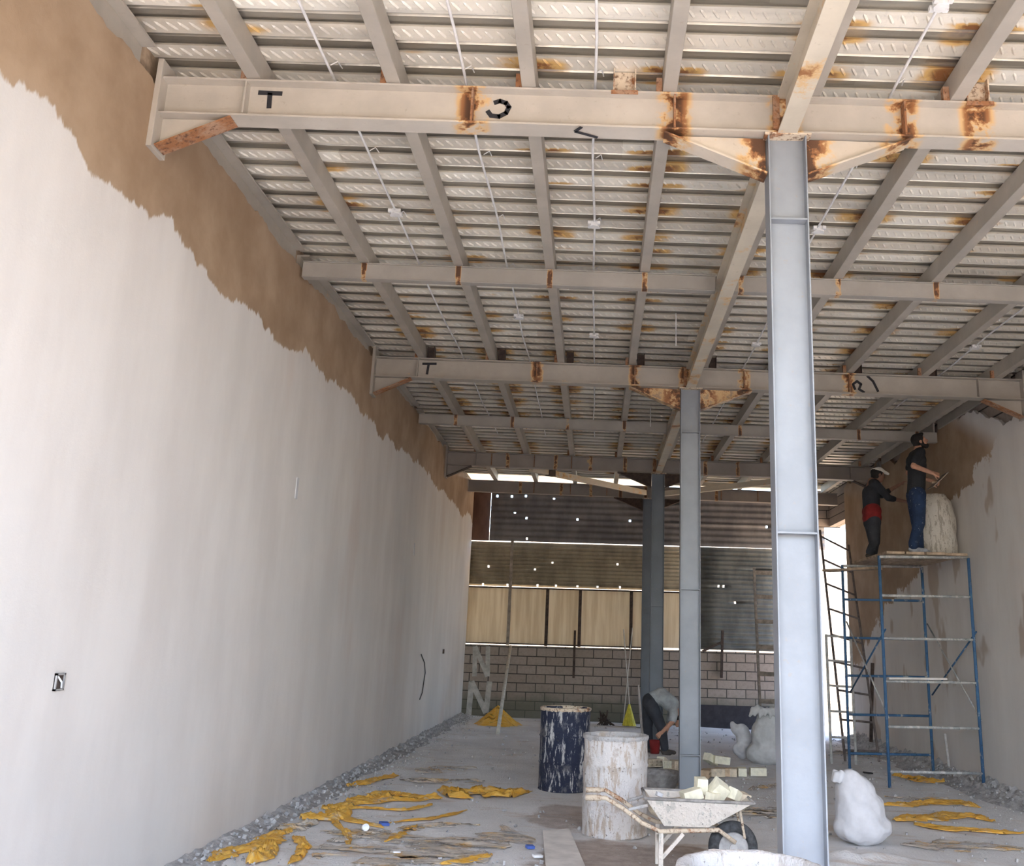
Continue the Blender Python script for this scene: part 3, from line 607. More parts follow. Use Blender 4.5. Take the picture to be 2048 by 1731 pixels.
film([(880,1731),(930,1724),(985,1712)], .10, 'yellow_film', 'yellow film edge on the front floor left of the board', .03)
film([(1780,1552),(1810,1556),(1850,1564),(1890,1566)], .22, 'yellow_film', 'yellow film clump beneath the scaffold', .08)
film([(1775,1615),(1850,1610),(1910,1606),(1965,1616)], .18, 'yellow_film', 'yellow film strip right of the near sack, farther one', .05)
film([(1775,1640),(1870,1632),(1950,1634),(1995,1644)], .24, 'yellow_film', 'broad yellow film strip right of the near sack, middle one', .05)
film([(1830,1650),(1900,1660),(2000,1664),(2047,1668)], .14, 'yellow_film', 'orange film strip right of the near sack, nearest one', .04)
film([(1770,1595),(1840,1600),(1900,1598)], .2, 'dusty_film', 'dusty film strip behind the yellow strips on the right', .03)
film([(1800,1690),(1900,1692),(2047,1697)], .3, 'dusty_film', 'dusty film sheet at the front edge on the right', .02)
film([(1665,1508),(1720,1512),(1790,1510)], .5, 'dusty_film', 'orange dusty film at the foot of the white ladder', .05)
film([(1500,1583),(1530,1576),(1560,1572)], .10, 'dusty_film', 'tan film scrap right of the wheelbarrow tray', .04)
film([(1440,1640),(1480,1625),(1555,1618)], .5, 'dusty_film', 'tan film sheet behind the wheelbarrow wheel', .04)
def film_pile(c, r, h, label):
    m = MB(); N_, R_ = 60, 16; sd = random.random()*9; c = Vector(c)
    for j in range(R_+1):
        t = j/R_
        for k in range(N_):
            a = 2*math.pi*k/N_; rr = r*t*(1+.25*noise.noise(Vector((math.cos(a)*2, math.sin(a)*2, sd))))
            z = h*(1-t)**1.1*(1+.25*math.sin(a*9+sd)*t)+.03*abs(noise.noise(Vector((a*4, t*4, sd)))); m.v.append(c+Vector((math.cos(a)*rr, math.sin(a)*rr, z)))
    m.f = [(j*N_+k, j*N_+(k+1) % N_, (j+1)*N_+(k+1) % N_, (j+1)*N_+k) for j in range(R_) for k in range(N_)]
    return tag(m.build('plastic_film', 'yellow_film', smooth=True, origin=c), label, 'plastic film', 'strips of yellow plastic film')
film_pile(onfloor(993, 1450)+Vector((0, .1, 0)), .42, .36, 'peaked pile of yellow film at the back wall behind the pale pole')

# ------------------------------------------------------------------ drums
def drum(x, y, z, mat, label, crust=None, ck=1.0, h=.88, r=.29, fill=None, rib='drum', round_top=False, jit=.012, grp='oil drums'):
    t = thing('oil_drum', (x, y, z), label, 'drum', grp)
    if round_top:
        prof = [(0, 0), (r, 0), (r+.014, .03), (r+.006, .3), (r, .55), (r-.01, .70), (r-.05, .80), (r-.10, .855), (r-.11, .90), (r-.135, .90), (r-.15, .84), (0, .82)]
    else:
        prof = [(0, 0), (r, 0), (r+.006, .012), (r, .025), (r, .29), (r+.010, .30), (r, .315), (r, .58), (r+.010, .595), (r, .61), (r, h-.015), (r+.008, h), (r-.006, h+.004), (r-.012, h-.01), (r-.014, .12), (0, .12)]
        if fill: prof = prof[:-2]+[(r-.014, fill), (0, fill+.01)]
    pf = []
    for (a, b) in zip(prof[:-1], prof[1:]):
        n = max(1, int(math.hypot(a[0]-b[0], a[1]-b[1])/.04)); pf += [(a[0]+(b[0]-a[0])*k/n, a[1]+(b[1]-a[1])*k/n) for k in range(n)]
    pf.append(prof[-1]); MB().lathe(pf, 56, (x, y, z), jit).build('drum_shell', mat, t, smooth=True)
    if crust:
        c = MB(); n = 90; vs = []
        for k in range(n):
            a = 2*math.pi*k/n; w = noise.noise(Vector((math.cos(a)*3, math.sin(a)*3, x))); d = noise.noise(Vector((math.cos(a)*7, math.sin(a)*7, y)))
            for (dr, dz) in ((.016, -.05-.05*abs(d)), (.028+.008*w, -.02), (.024, .014+.008*d), (.0, .022+.010*w), (-.022-.01*w, .012), (-.030, -.05-.03*abs(w))):
                vs.append(Vector((x+math.cos(a)*(r+dr*ck), y+math.sin(a)*(r+dr*ck), z+h+dz*ck)))
        c.add(vs, [(k*6+q, ((k+1) % n)*6+q, ((k+1) % n)*6+q+1, k*6+q+1) for k in range(n) for q in range(5)]); c.build('plaster_crust', crust, t, smooth=True)
    return t
x, y = -.31, 11.85; drum(x, y, fz(x), 'drum_blue', 'navy blue drum splashed with white plaster on the left floor', 'rust_light', ck=.45, h=.90)
x, y = .225, 9.33; drum(x, y, fz(x), 'drum_white', 'white plaster-crusted drum behind the wheelbarrow handles', 'crust_white', ck=.5, h=.84)
x, y = .655, 4.2; drum(x, y, fz(x), 'crust_white', 'white-crusted drum cut off by the bottom edge of the photo', 'crust_white', h=.80, r=.275, fill=.66)
drum(4.93, 14.05, 3.0, 'drum_grey', 'grey plaster-caked drum standing on the scaffold deck', r=.285, round_top=True, jit=.03)

# ------------------------------------------------------------------ scaffold
t = thing('scaffold', (3.92, 13.45, fz(3.9)), 'blue tubular scaffold carrying two workers by the right wall', 'scaffold')
def end_frame(Y, xa, xb, rungs, mat, top):
    e = MB().tube([(xa, Y, fz(xa)), (xa, Y, top)], .021, 10).tube([(xb, Y, fz(xb)), (xb, Y, top)], .021, 10).build('end_frame', mat, t, smooth=True)
    MB().tube([(xa, Y, top-.015), (xb, Y, top+.01)], .021, 10).build('top_bar', 'dusty_pipe', e, smooth=True)
    for i, z in enumerate(rungs): MB().tube([(xa, Y, z), (xb, Y, z+.012)], .018, 8).build('rung', 'dusty_pipe' if Y < 14 else mat, e, smooth=True)
end_frame(13.45, 3.92, 5.15, [2.40, 1.83, 1.27, .69, .13], 'blue_pipe', 2.94); end_frame(15.0, 3.80, 5.02, [2.41, 1.84, 1.29, .735, .19], 'blue_pipe', 2.93)
for xa, xb in ((3.92, 3.80), (5.15, 5.02)):
    MB().tube([(xa+.03, 13.46, .80), (xb+.03, 14.99, 2.08)], .012, 8).build('cross_brace', 'dusty_pipe', t, smooth=True); MB().tube([(xa+.045, 13.46, 1.95), (xb+.045, 14.99, 1.05)], .012, 8).build('cross_brace', 'blue_pipe', t, smooth=True)
for i, (xa, xb, ya, yb, mt, w) in enumerate(((4.0, 4.25, 13.36, 15.2, 'plank_wood', 'innermost'), (4.27, 4.52, 13.36, 15.15, 'plank_wood', 'under the worker in jeans'), (4.54, 4.80, 13.33, 15.2, 'plank_wood', 'left of the caked drum'), (4.82, 5.12, 13.38, 15.1, 'plank_wood', 'beneath the caked drum'))):
    o = MB().box((xa, ya, 2.962), (xb, yb, 2.998)).build('scaffold_plank', mt, origin=(xa, ya, 2.96), bevel=.004); tag(o, 'brown scaffold plank, %s' % ('nearest the left scaffold legs' if i == 0 else w), 'plank', 'scaffold planks')
o = MB().bar(at(1652, 1141, 15.3), at(1757, 1136, 14.6), .2, .03).build('scaffold_plank', 'plank_wood', origin=at(1652, 1141, 15.3)); tag(o, 'brown plank jutting out left past the scaffold', 'plank', 'scaffold planks')
o = MB().bar((3.95, 13.40, 1.31), (4.72, 13.40, 1.325), .12, .025).build('scaffold_plank', 'pale_board', origin=(3.95, 13.4, 1.3)); tag(o, 'dusty short board lying on the middle scaffold rung', 'plank')

# ------------------------------------------------------------------ ladders
def ladder(a0, a1, b0, b1, n, mat, label, r=.018, wide=None, f0=.04, f1=.97, extra=None):
    a0, a1, b0, b1 = map(Vector, (a0, a1, b0, b1)); a0.z = fz(a0.x)+.01; b0.z = fz(b0.x)+.01; t = thing('ladder', a0, label, 'ladder', 'ladders')
    for p, q in ((a0, a1), (b0, b1)):
        m = MB(); (m.tube([p, q], r, 8) if not wide else m.bar(p, q, .05, .06, up=(0,1,0))); m.build('rail', mat, t)
    for k in range(n):
        f = f0+(f1-f0)*k/(n-1); p = a0.lerp(a1, f); q = b0.lerp(b1, f); m = MB(); (m.tube([p, q], r*.8, 8) if not wide else m.bar(p+Vector((-.03,-.03,0)), q+Vector((.03,-.03,0)), .03, wide)); m.build('rung', mat, t)
Yl = 20.6
ladder(at(1522,1437,Yl-.5), at(1508,1135,Yl+.9), at(1558,1437,Yl-.5), at(1548,1137,Yl+.9), 7, 'old_wood', 'grey wooden ladder standing against the dark corrugated sheeting', wide=.09)
ladder(at(1690,1505,16.4), at(1640,1060,18.4), at(1757,1490,16.6), at(1697,1090,18.6), 9, 'dark_ladder', 'dark thin ladder leaning across the bright gap in the rear corner', r=.022)
ladder(at(1663,1518,15.9), at(1652,1268,16.1), at(1712,1522,15.9), at(1701,1272,16.1), 5, 'dusty_ladder', 'whitish short ladder left of the blue scaffold', r=.022, f0=.2, f1=.99)

# ------------------------------------------------------------------ poles and tools at the back
a = onfloor(995, 1468); b = at(1021, 1292, YB-.04); tag(MB().tube([a, b], .035, 10).build('pole', 'pale_pole', origin=a, smooth=True), 'pale pole leaning on the block wall at left', 'pole', 'leaning poles and rods')
a = onfloor(1285, 1475); b = at(1277, 1375, 20.2); tag(MB().bar(a, b, .14, .03, up=(1,0,0)).build('board', 'pale_board', origin=a), 'pale upright board left of the bending worker', 'board')
t = thing('broom', onfloor(1258, 1453), 'yellow-bristled broom standing head down by the block wall', 'broom')
p = onfloor(1258, 1453); MB().tube([p+Vector((0,0,.45)), at(1247, 1258, 21.9)], .012, 8).build('handle', 'pale_pole', t)
m = MB()
for k in range(14):
    a = k*.45; m.tube([p+Vector((0,0,.45)), p+Vector((math.cos(a)*.12, math.sin(a)*.06, .02))], [.02, .03], 6)
m.build('bristles', 'yellow_bristle', t)
a = p+Vector((-.12, .1, .05)); b = at(1265, 1255, 21.9); tag(MB().tube([a, b], .010, 8).build('rod', 'pale_pole', origin=a), 'thin pale rod crossing the broom handle', 'rod', 'leaning poles and rods')
p = onfloor(1213, 1450); m = MB()
for k in range(16): m.tube([p+Vector((random.uniform(-.25,.25), -.05, .012)), p+Vector((random.uniform(-.2,.2), .1, random.uniform(.05,.30)))], .012, 6)
tag(m.build('scrap_bundle', 'dark_iron', origin=p), 'tangled dark scrap bundle at the foot of the block wall', 'scrap')
a = at(1742, 1483, 17.6); b = at(1745, 1325, 17.6); tag(MB().bar(a, b, .05, .05, up=(0,1,0)).build('iron_bar', 'dark_iron', origin=a), 'dark stick propped behind the scaffold legs', 'stick')
a = onfloor(1898, 1535); a = onwall(1898, 1533, XR-.12); b = onwall(1890, 1468, XR-.04); tag(MB().bar(a, b, .03, .04).build('lath', 'dusty_ladder', origin=a), 'short pale lath leaning low on the right wall', 'lath')

# ------------------------------------------------------------------ board and litter in front
a = onfloor(1085, 1668); b = onfloor(1138, 1664); c = onfloor(1172, 1745); d = onfloor(1092, 1748)
o = MB().prism([Vector((q.x, q.y, q.z+.012)) for q in (a, d, c, b)][::-1], [Vector((q.x, q.y, q.z+.034)) for q in (a, d, c, b)][::-1]).build('board', 'pale_board', origin=a); tag(o, 'pale board lying flat at the bottom edge', 'board')
def scrap(u, v, mat, label, s=(.04, .03, .012), name='cigarette_pack', cat='litter', rot=.6):
    p = onfloor(u, v)+Vector((0, 0, .012+s[2])); M = Matrix.Translation(p) @ Euler((.15, .1, rot)).to_matrix().to_4x4(); o = MB().box((-s[0], -s[1], -s[2]), s, M).build(name, mat, origin=p, bevel=.003); return tag(o, label, cat)
scrap(1060, 1699, 'paper_blue', 'blue crushed packet just left of the pale board', (.035,.022,.012), 'packet'); scrap(1075, 1717, 'paper_white', 'white crumpled paper at the left edge of the board', (.04,.02,.01), 'paper_scrap')
scrap(768, 1652, 'paper_blue', 'blue and white scrap on the yellow film left of centre', (.04,.03,.012), 'packet'); scrap(2030, 1585, 'paper_blue', 'dark blue bundle on the rubble at the right edge', (.09,.05,.03), 'cloth_bundle')
scrap(1600, 1634, 'paper_white', 'white and blue sheet of paper right of the wheelbarrow', (.16,.05,.004), 'paper_scrap', rot=.1); scrap(793, 1709, 'paper_white', 'small white scrap on the wide dusty film', (.03,.01,.008), 'paper_scrap')
scrap(1736, 1548, 'black_cable', 'small black offcut on the floor behind the near sack', (.09,.02,.01), 'offcut'); scrap(1375, 1500, 'dark_iron', 'dark tool lying on the floor right of the second column', (.10,.03,.015), 'hand_tool', rot=-.5)
p = onfloor(725, 1664); m = MB().lathe([(0,0),(.022,0),(.03,.07),(.027,.07),(.02,.005),(0,.005)], 20, (0,0,0), M=Euler((1.4,0,.6)).to_matrix()); 
for v in m.v: v += p+Vector((0,0,.04))
tag(m.build('paper_cup', 'paper_white', origin=p, smooth=True), 'small white cup lying on its side on the left floor', 'cup')

# ------------------------------------------------------------------ sacks
def sack(name, blobs, mat, label, loc, neck=None, vox=.018, grp='sacks of plaster', dust=.05):
    t = thing(name, loc, label, 'sack', grp); m = MB()
    for c, r, rz in blobs: m.ball(Vector(loc)+Vector(c), r, 18, Euler(rz).to_matrix())
    o = m.build('sack_body', mat, t); smooth_remesh(o, vox, 14)
    tx = bpy.data.textures.new('crease', 'CLOUDS'); tx.noise_scale = .14; d = o.modifiers.new('crease', 'DISPLACE'); d.texture = tx; d.strength = dust; d.texture_coords = 'LOCAL'
    return t
p = onfloor(1715, 1695); p = Vector((2.47, 9.45, fz(2.47)))
t = sack('sack', [((.02,0,.14), (.27,.22,.15), (0,0,0)), ((0,0,.28), (.235,.20,.22), (0,0,0)), ((-.03,0,.42), (.19,.17,.18), (0,.1,0)), ((-.07,0,.54), (.12,.13,.11), (0,.2,0))], 'sack_white', 'full white sack standing right of the nearest column', p)
m = MB()
for k in range(7):
    a = k*.9; m.tube([p+Vector((-.10,0,.57)), p+Vector((-.15+.07*math.cos(a), .06*math.sin(a), .60+.02*math.sin(k*3))), p+Vector((-.19+.05*math.cos(a), .05*math.sin(a), .52))], [.02,.035,.02], 8)
o = m.build('tied_neck', 'sack_white', t); smooth_remesh(o, .012, 3)
p = Vector((2.68, 15.5, fz(2.68)))
t = sack('sack', [((0,0,.16), (.33,.25,.19), (0,0,0)), ((.05,0,.40), (.30,.23,.30), (0,.12,0)), ((.09,0,.62), (.26,.20,.18), (0,.1,0))], 'sack_grey', 'big full grey sack behind the nearest column', p)
m = MB()
for k in range(8):
    a = (k-3.5)*.045; m.cap(p+Vector((.08+a,-.05,.74)), p+Vector((.02+a*1.6, -.16+.03*math.sin(k*2.1), .80+.03*math.sin(k*1.7))), .06, .04); m.cap(p+Vector((.02+a*1.6,-.16,.80)), p+Vector((-.02+a*1.7,-.20,.70+.02*math.sin(k*2.6))), .035, .022)
o = m.build('folded_mouth', 'sack_grey', t); smooth_remesh(o, .016, 3)
p = at(1483, 1472, 15.9); p = Vector((p.x, 15.9, fz(p.x)))
t = sack('sack', [((0,0,.44), (.15,.10,.10), (0,.2,0)), ((.04,0,.32), (.12,.10,.12), (0,0,0)), ((.0,0,.14), (.13,.12,.14), (0,0,0)), ((-.11,0,.50), (.05,.05,.07), (0,-.6,0))], 'sack_white', 'small crumpled white sack left of the big grey sack', p, dust=.09)
# slumped white powder pile beneath near sack
m = MB(); c = onfloor(1700, 1722)
for j in range(20):
    for k in range(48):
        a = 2*math.pi*k/48; t_ = j/19; rr = .62*t_*(1+.3*noise.noise(Vector((math.cos(a)*1.5, math.sin(a)*1.5, 4)))); hz = .012+.07*(1-t_)**1.2*(1+noise.noise(Vector((math.cos(a)*rr*5, math.sin(a)*rr*5, 2))))-.02*t_; m.v.append(c+Vector((math.cos(a)*rr*1.2, math.sin(a)*rr*.9, hz)))
m.f = [(j*48+k, j*48+(k+1) % 48, (j+1)*48+(k+1) % 48, (j+1)*48+k) for j in range(19) for k in range(48)]
tag(m.build('plaster_powder', 'floor_dust', smooth=True, origin=c), 'low spill of plaster powder before the near white sack', 'powder', kind='stuff')

# ------------------------------------------------------------------ wheelbarrow
YN, YFar = 7.72, 8.22
t = thing('wheelbarrow', onfloor(1400, 1735), 'plaster-spattered cream wheelbarrow loaded with blocks', 'wheelbarrow')
def A(u, v, Y=YN): return at(u, v, Y)
tl, tr_ = A(1291,1596), A(1508,1606); bl, br_ = A(1330,1656), A(1420,1659)
def far(p, inset=0): return Vector((p.x, YFar-inset, p.z))
def near(p, inset=0): return Vector((p.x, YN+inset, p.z))
tri = near(tl); m = MB()
o_ = [near(tl), near(tr_), far(tr_), far(tl)]; i_ = [near(bl, .09), near(br_, .09), far(br_, .09), far(bl, .09)]
th = .012
def shrink(ps, k): c = sum(ps, Vector())/4; return [c+(p-c)*k for p in ps]
oi = shrink(o_, .965); ii = [p+Vector((0,0,.012)) for p in shrink(i_, .94)]
m.add(o_+i_+oi+ii, [(0,1,5,4),(1,2,6,5),(2,3,7,6),(3,0,4,7),(4,5,6,7),(8,12,13,9),(9,13,14,10),(10,14,15,11),(11,15,12,8),(12,15,14,13),(0,8,9,1),(1,9,10,2),(2,10,11,3),(3,11,8,0)])
m.build('tray', 'barrow_paint', t, bevel=.012)
m = MB(); ring = o_+[o_[0]]
for a, b in zip(ring[:-1], ring[1:]): m.tube([a, b], .012, 8)
m.build('tray_rim', 'mortar_tub', t, smooth=True)
for s, Y in ((0, YN+.05), (1, YFar-.05)):
    du, dv = (0, 0) if s == 0 else (10, 0)
    if s == 0: pts = [A(1172,1594,Y), A(1212,1595,Y), A(1245,1615,Y), A(1285,1645,Y), A(1320,1662,Y), A(1440,1663,Y), A(1475,1690,Y)]
    else:
        q = [A(1172,1594,YN+.05), A(1212,1595,YN+.05), A(1245,1615,YN+.05), A(1285,1645,YN+.05), A(1320,1662,YN+.05), A(1440,1663,YN+.05), A(1475,1690,YN+.05)]; pts = [Vector((p.x, Y, p.z)) for p in q]
    pts[-1].y = 7.97+(-.09 if s == 0 else .09); pts[-2].y = 7.97+(-.12 if s == 0 else .12)
    MB().tube(pts, .0165, 10).build('handle_tube', 'rust_light', t, smooth=True)
    MB().tube([pts[0]+Vector((-.004,0,0)), pts[0].lerp(pts[1], .75)], .021, 10).build('grip', 'rust_light', t, smooth=True)
    lp = A(1322,1665,YN+.05); lx = lp.x; ft = Vector((lx, Y, fz(lx)+.005))
    MB().bar(Vector((lx, Y, lp.z)), ft, .035, .035, up=(0,1,0)).build('leg', 'barrow_paint', t, bevel=.003)
    MB().bar(Vector((A(1368,1664).x, Y, lp.z)), Vector((lx+.01, Y, fz(lx)+.13)), .028, .028, up=(0,1,0)).build('leg_brace', 'barrow_paint', t, bevel=.003)
    MB().tube([A(1258,1618,YN+.05) if s == 0 else far(A(1258,1618,YN+.05), .05), near(tl, 0) + Vector((.02,.02,-.05)) if s == 0 else far(tl, 0)+Vector((.02,-.02,-.05))], .012, 8).build('tray_stay', 'crust_white', t)
    MB().tube([Vector((A(1483,1620).x, 7.97+(-.15 if s == 0 else .15), A(1483,1620).z)), Vector((A(1497,1685).x, 7.97+(-.07 if s == 0 else .07), A(1497,1685).z))], .010, 8).build('fork_stay', 'rust_light', t)
lp = A(1322,1690,YN+.05); MB().bar(Vector((lp.x, YN+.06, lp.z)), Vector((lp.x, YFar-.06, lp.z)), .02, .02).build('leg_crossbar', 'barrow_paint', t)
wc = A(1466,1693,7.97); RW = .19; wc.z = fz(wc.x)+RW
m = MB(); vs = []; n1, n2 = 44, 14
for i in range(n1):
    a = 2*math.pi*i/n1
    for k in range(n2):
        b = 2*math.pi*k/n2; rr = RW-.045+.045*math.cos(b); vs.append(wc+Vector((math.cos(a)*rr, .042*math.sin(b), math.sin(a)*rr)))
m.add(vs, [(i*n2+k, ((i+1) % n1)*n2+k, ((i+1) % n1)*n2+(k+1) % n2, i*n2+(k+1) % n2) for i in range(n1) for k in range(n2)])
w = m.build('wheel', 'tyre', t, smooth=True)
M = Matrix.Rotation(math.pi/2, 3, 'X'); MB().lathe([(.105,-.03),(.112,-.034),(.112,.034),(.105,.03)], 36, wc, M=M).build('rim', 'rim_grey', w)
m = MB().lathe([(.0,-.04),(.03,-.04),(.03,.04),(0,.04)], 16, wc, M=M)
for k in range(5): a = k*2*math.pi/5; m.bar(wc+Vector((math.cos(a)*.02,0,math.sin(a)*.02)), wc+Vector((math.cos(a)*.108,0,math.sin(a)*.108)), .012, .035, up=(0,1,0))
m.build('hub', 'rim_grey', w)
# blocks in the tray
fillz = tl.z-.06
labs = ['upright cream block piece standing highest in the wheelbarrow', 'tilted cream block at the right of the wheelbarrow heap', 'wide cream block with holes at the left of the wheelbarrow heap', 'low cream block fragment in the middle of the wheelbarrow', 'cream fragment at the right end of the wheelbarrow tray', 'small pale fragment at the left end of the wheelbarrow tray', 'brownish lump by the right end of the wheelbarrow tray']
bl_ = [(1402,1570,7.95,(.045,.045,.06),(.1,.05,.2),'aac_block'), (1438,1578,7.92,(.06,.055,.055),(.5,.55,.4),'aac_block'), (1382,1588,7.88,(.075,.05,.04),(.05,-.25,.3),'aac_block'), (1425,1594,7.86,(.05,.04,.035),(.1,.1,.9),'aac_block'), (1468,1588,7.95,(.055,.04,.04),(.3,.3,1.1),'aac_block'), (1318,1588,7.86,(.025,.02,.015),(0,.3,.4),'sack_white'), (1484,1592,8.05,(.05,.05,.03),(.2,.2,.5),'brick_cream')]
for (u, v, Y, s, r, mt), lab in zip(bl_, labs):
    p = at(u, v, Y); M = Matrix.Translation(p) @ Euler(r).to_matrix().to_4x4(); m = MB().box((-s[0], -s[1], -s[2]), s, M)
    for q in range(8): m.v[q] += Vector([random.uniform(-.1, .1)*s[0] for _ in range(3)])
    tag(m.build('concrete_block', mt, origin=p, bevel=.004), lab, 'block', 'block pieces in the wheelbarrow')
p0 = (bl+br_)/2; m = MB().ball(Vector((p0.x+.02, 7.97, fillz-.05)), (.30, .16, .09), 20); o = m.build('rubble_fill', 'brick_cream', origin=p0, smooth=True); tag(o, 'pale crumbled block rubble filling the bottom of the wheelbarrow', 'rubble', kind='stuff')

# ------------------------------------------------------------------ hollow bricks and mixing tub
def brick(p, rz, label, mat='brick_cream', L=.22, w=.11, h=.10, tilt=0, hollow=True):
    M = Matrix.Translation(Vector(p)+Vector((0,0,h/2+.012))) @ Euler((0, tilt, rz)).to_matrix().to_4x4(); m = MB(); a, b, c = L/2, w/2, h/2
    if hollow:
        for x in (-a, -a/3-.005, a/3-.005, a-.012): m.box((x, -b, -c), (x+.012, b, c), M)
        for z in (-c, -.006, c-.012): m.box((-a+.012, -b, z), (a-.012, b, z+.012), M)
        m.box((-a+.012, -.004, -c+.012), (a-.012, .004, c-.012), M)
    else: m.box((-a, -b, -c), (a, b, c), M)
    return tag(m.build('hollow_brick' if hollow else 'brick', mat, origin=p), label, 'brick', 'bricks dumped by the second column')
bs = [(1308,1530,0,.4,0,1,'brick_cream','leftmost brick in the pile left of the second column'),(1325,1528,0,1.2,.3,0,'aac_block','pale tilted brick in the pile left of the second column'),(1343,1534,0,-.2,0,1,'aac_block','pale hollow brick with round holes at top of the pile left of the column'),(1357,1532,0,.2,0,1,'brick_cream','hollow brick touching the second column from the left'),
      (1358,1566,0,.05,0,1,'brick_orange','orange hollow brick low beside the mixing tub'),(1347,1552,.0,.1,0,1,'brick_cream','cream hollow brick between mixing tub and column'),(1362,1553,.11,.3,0,1,'brick_cream','cream hollow brick stacked highest left of the column'),
      (1412,1552,0,1.3,0,1,'brick_orange','orange hollow brick just right of the second column'),(1432,1550,0,.1,0,0,'brick_cream','cream brick second in the row right of the column'),(1422,1538,.10,.8,.4,0,'aac_block','yellowish brick tossed on the row right of the column'),(1447,1549,0,.05,0,0,'brick_orange','orange brick in the middle of the right row'),(1443,1540,.1,.2,.1,0,'aac_block','pale brick resting on the orange one in the right row'),
      (1466,1549,0,1.4,0,0,'brick_cream','narrow cream brick seen end-on in the right row'),(1484,1548,0,1.5,0,0,'aac_block','pale upright brick end near the right end of the row'),(1516,1548,0,.05,0,0,'aac_block','long pale brick at the right end of the row')]
for (u, v, dz, rz, ti, hl, mt, lab) in bs:
    p = onfloor(u, v+4); p.z += dz; brick(p, rz, lab, mt, tilt=ti, hollow=bool(hl))
p = onfloor(1315, 1578); tt = thing('mixing_tub', p, 'grey rubber mixing tub behind the white drum', 'tub')
MB().lathe([(0,.01),(.20,.01),(.25,.10),(.29,.19),(.30,.20),(.285,.2),(.24,.10),(.2,.05),(0,.05)], 40, p, .006).build('tub_shell', 'mortar_tub', tt, smooth=True)
MB().lathe([(0,.24),(.12,.22),(.24,.14),(.24,.10),(0,.08)], 30, p, .03).build('mortar_fill', 'rubble', tt, smooth=True)

# ------------------------------------------------------------------ people
def hand(m, w, d, up, side, L=.18, curl=.4):
    """palm, four fingers and a thumb starting at wrist w, pointing along d; up = back-of-hand normal"""
    d = Vector(d).normalized(); n = Vector(up); n = (n-d*n.dot(d)).normalized(); s = d.cross(n)*side; w = Vector(w)
    k = w+d*.085
    for q in (-1, -.33, .33, 1): m.cap(w+s*q*.018, k+s*q*.030, .017, .0145)
    for q, l in ((-1, .062), (-.33, .076), (.33, .080), (1, .070)):
        a = k+s*q*.030; b = a+(d*math.cos(curl)-n*math.sin(curl))*l*.5; c = b+(d*math.cos(curl*2.2)-n*math.sin(curl*2.2))*l*.5; m.cap(a, b, .0095, .0088); m.cap(b, c, .0088, .0072)
    a = w+d*.025+s*.022; b = a+(d*.6+s*.8).normalized()*.045-n*.01; c = b+(d*.95+s*.2).normalized()*.035-n*.012; m.cap(a, b, .0125, .0105); m.cap(b, c, .0105, .0085)
def head(m, c, fwd, up, hair=None, beard=False):
    fwd = Vector(fwd).normalized(); up = Vector(up); up = (up-fwd*up.dot(fwd)).normalized(); lf = up.cross(fwd); c = Vector(c)
    R_ = Matrix((fwd, lf, up)).transposed()
    def P(x, y, z): return c+fwd*x+lf*y+up*z
    m.ball(P(-.012, 0, .03), (.095, .076, .095), 20, R_); m.ball(P(.02, 0, -.035), (.070, .060, .075), 18, R_); m.ball(P(.045, 0, -.085), (.035, .036, .028), 14, R_)
    m.cap(P(.085, 0, .015), P(.105, 0, -.025), .009, .014)                       # nose
    for s in (-1, 1):
        m.ball(P(-.01, s*.076, -.005), (.020, .009, .032), 12, R_); m.ball(P(.074, s*.030, .032), (.012, .022, .008), 10, R_); m.ball(P(.072, s*.031, .012), (.011, .013, .009), 10, R_)
    m.cap(P(.078, -.018, -.052), P(.078, .018, -.052), .008, .008)
    if hair is not None:
        hair.ball(P(-.022, 0, .040), (.098, .086, .094), 22, R_); hair.ball(P(-.050, 0, -.015), (.062, .074, .060), 18, R_); hair.ball(P(.045, 0, .095), (.05, .062, .03), 16, R_)
        if beard:
            hair.ball(P(.052, 0, -.085), (.044, .044, .040), 16, R_); hair.ball(P(.02, 0, -.072), (.055, .066, .034), 16, R_); hair.cap(P(.088, -.02, -.038), P(.088, .02, -.038), .007, .007)
            for s in (-1, 1): hair.ball(P(.005, s*.064, -.035), (.028, .012, .045), 12, R_)
    return P
def figure(loc, label, parts, group=None):
    t = thing('person', loc, label, 'person')
    for nm, m, mat, vox, it in parts:
        o = m.build(nm, mat, t); smooth_remesh(o, vox, it)
    return t
def shoe(m, ankle, toe):
    a = Vector(ankle); b = Vector(toe); m.cap(a+Vector((0,0,-.035)), a.lerp(b, .45)+Vector((0,0,-.02)), .042, .042); m.cap(a.lerp(b, .4), b, .036, .032); m.cap(a+(a-b)*.25, a, .034, .036); m.cap(a+Vector((0,0,.04)), a, .040, .042)

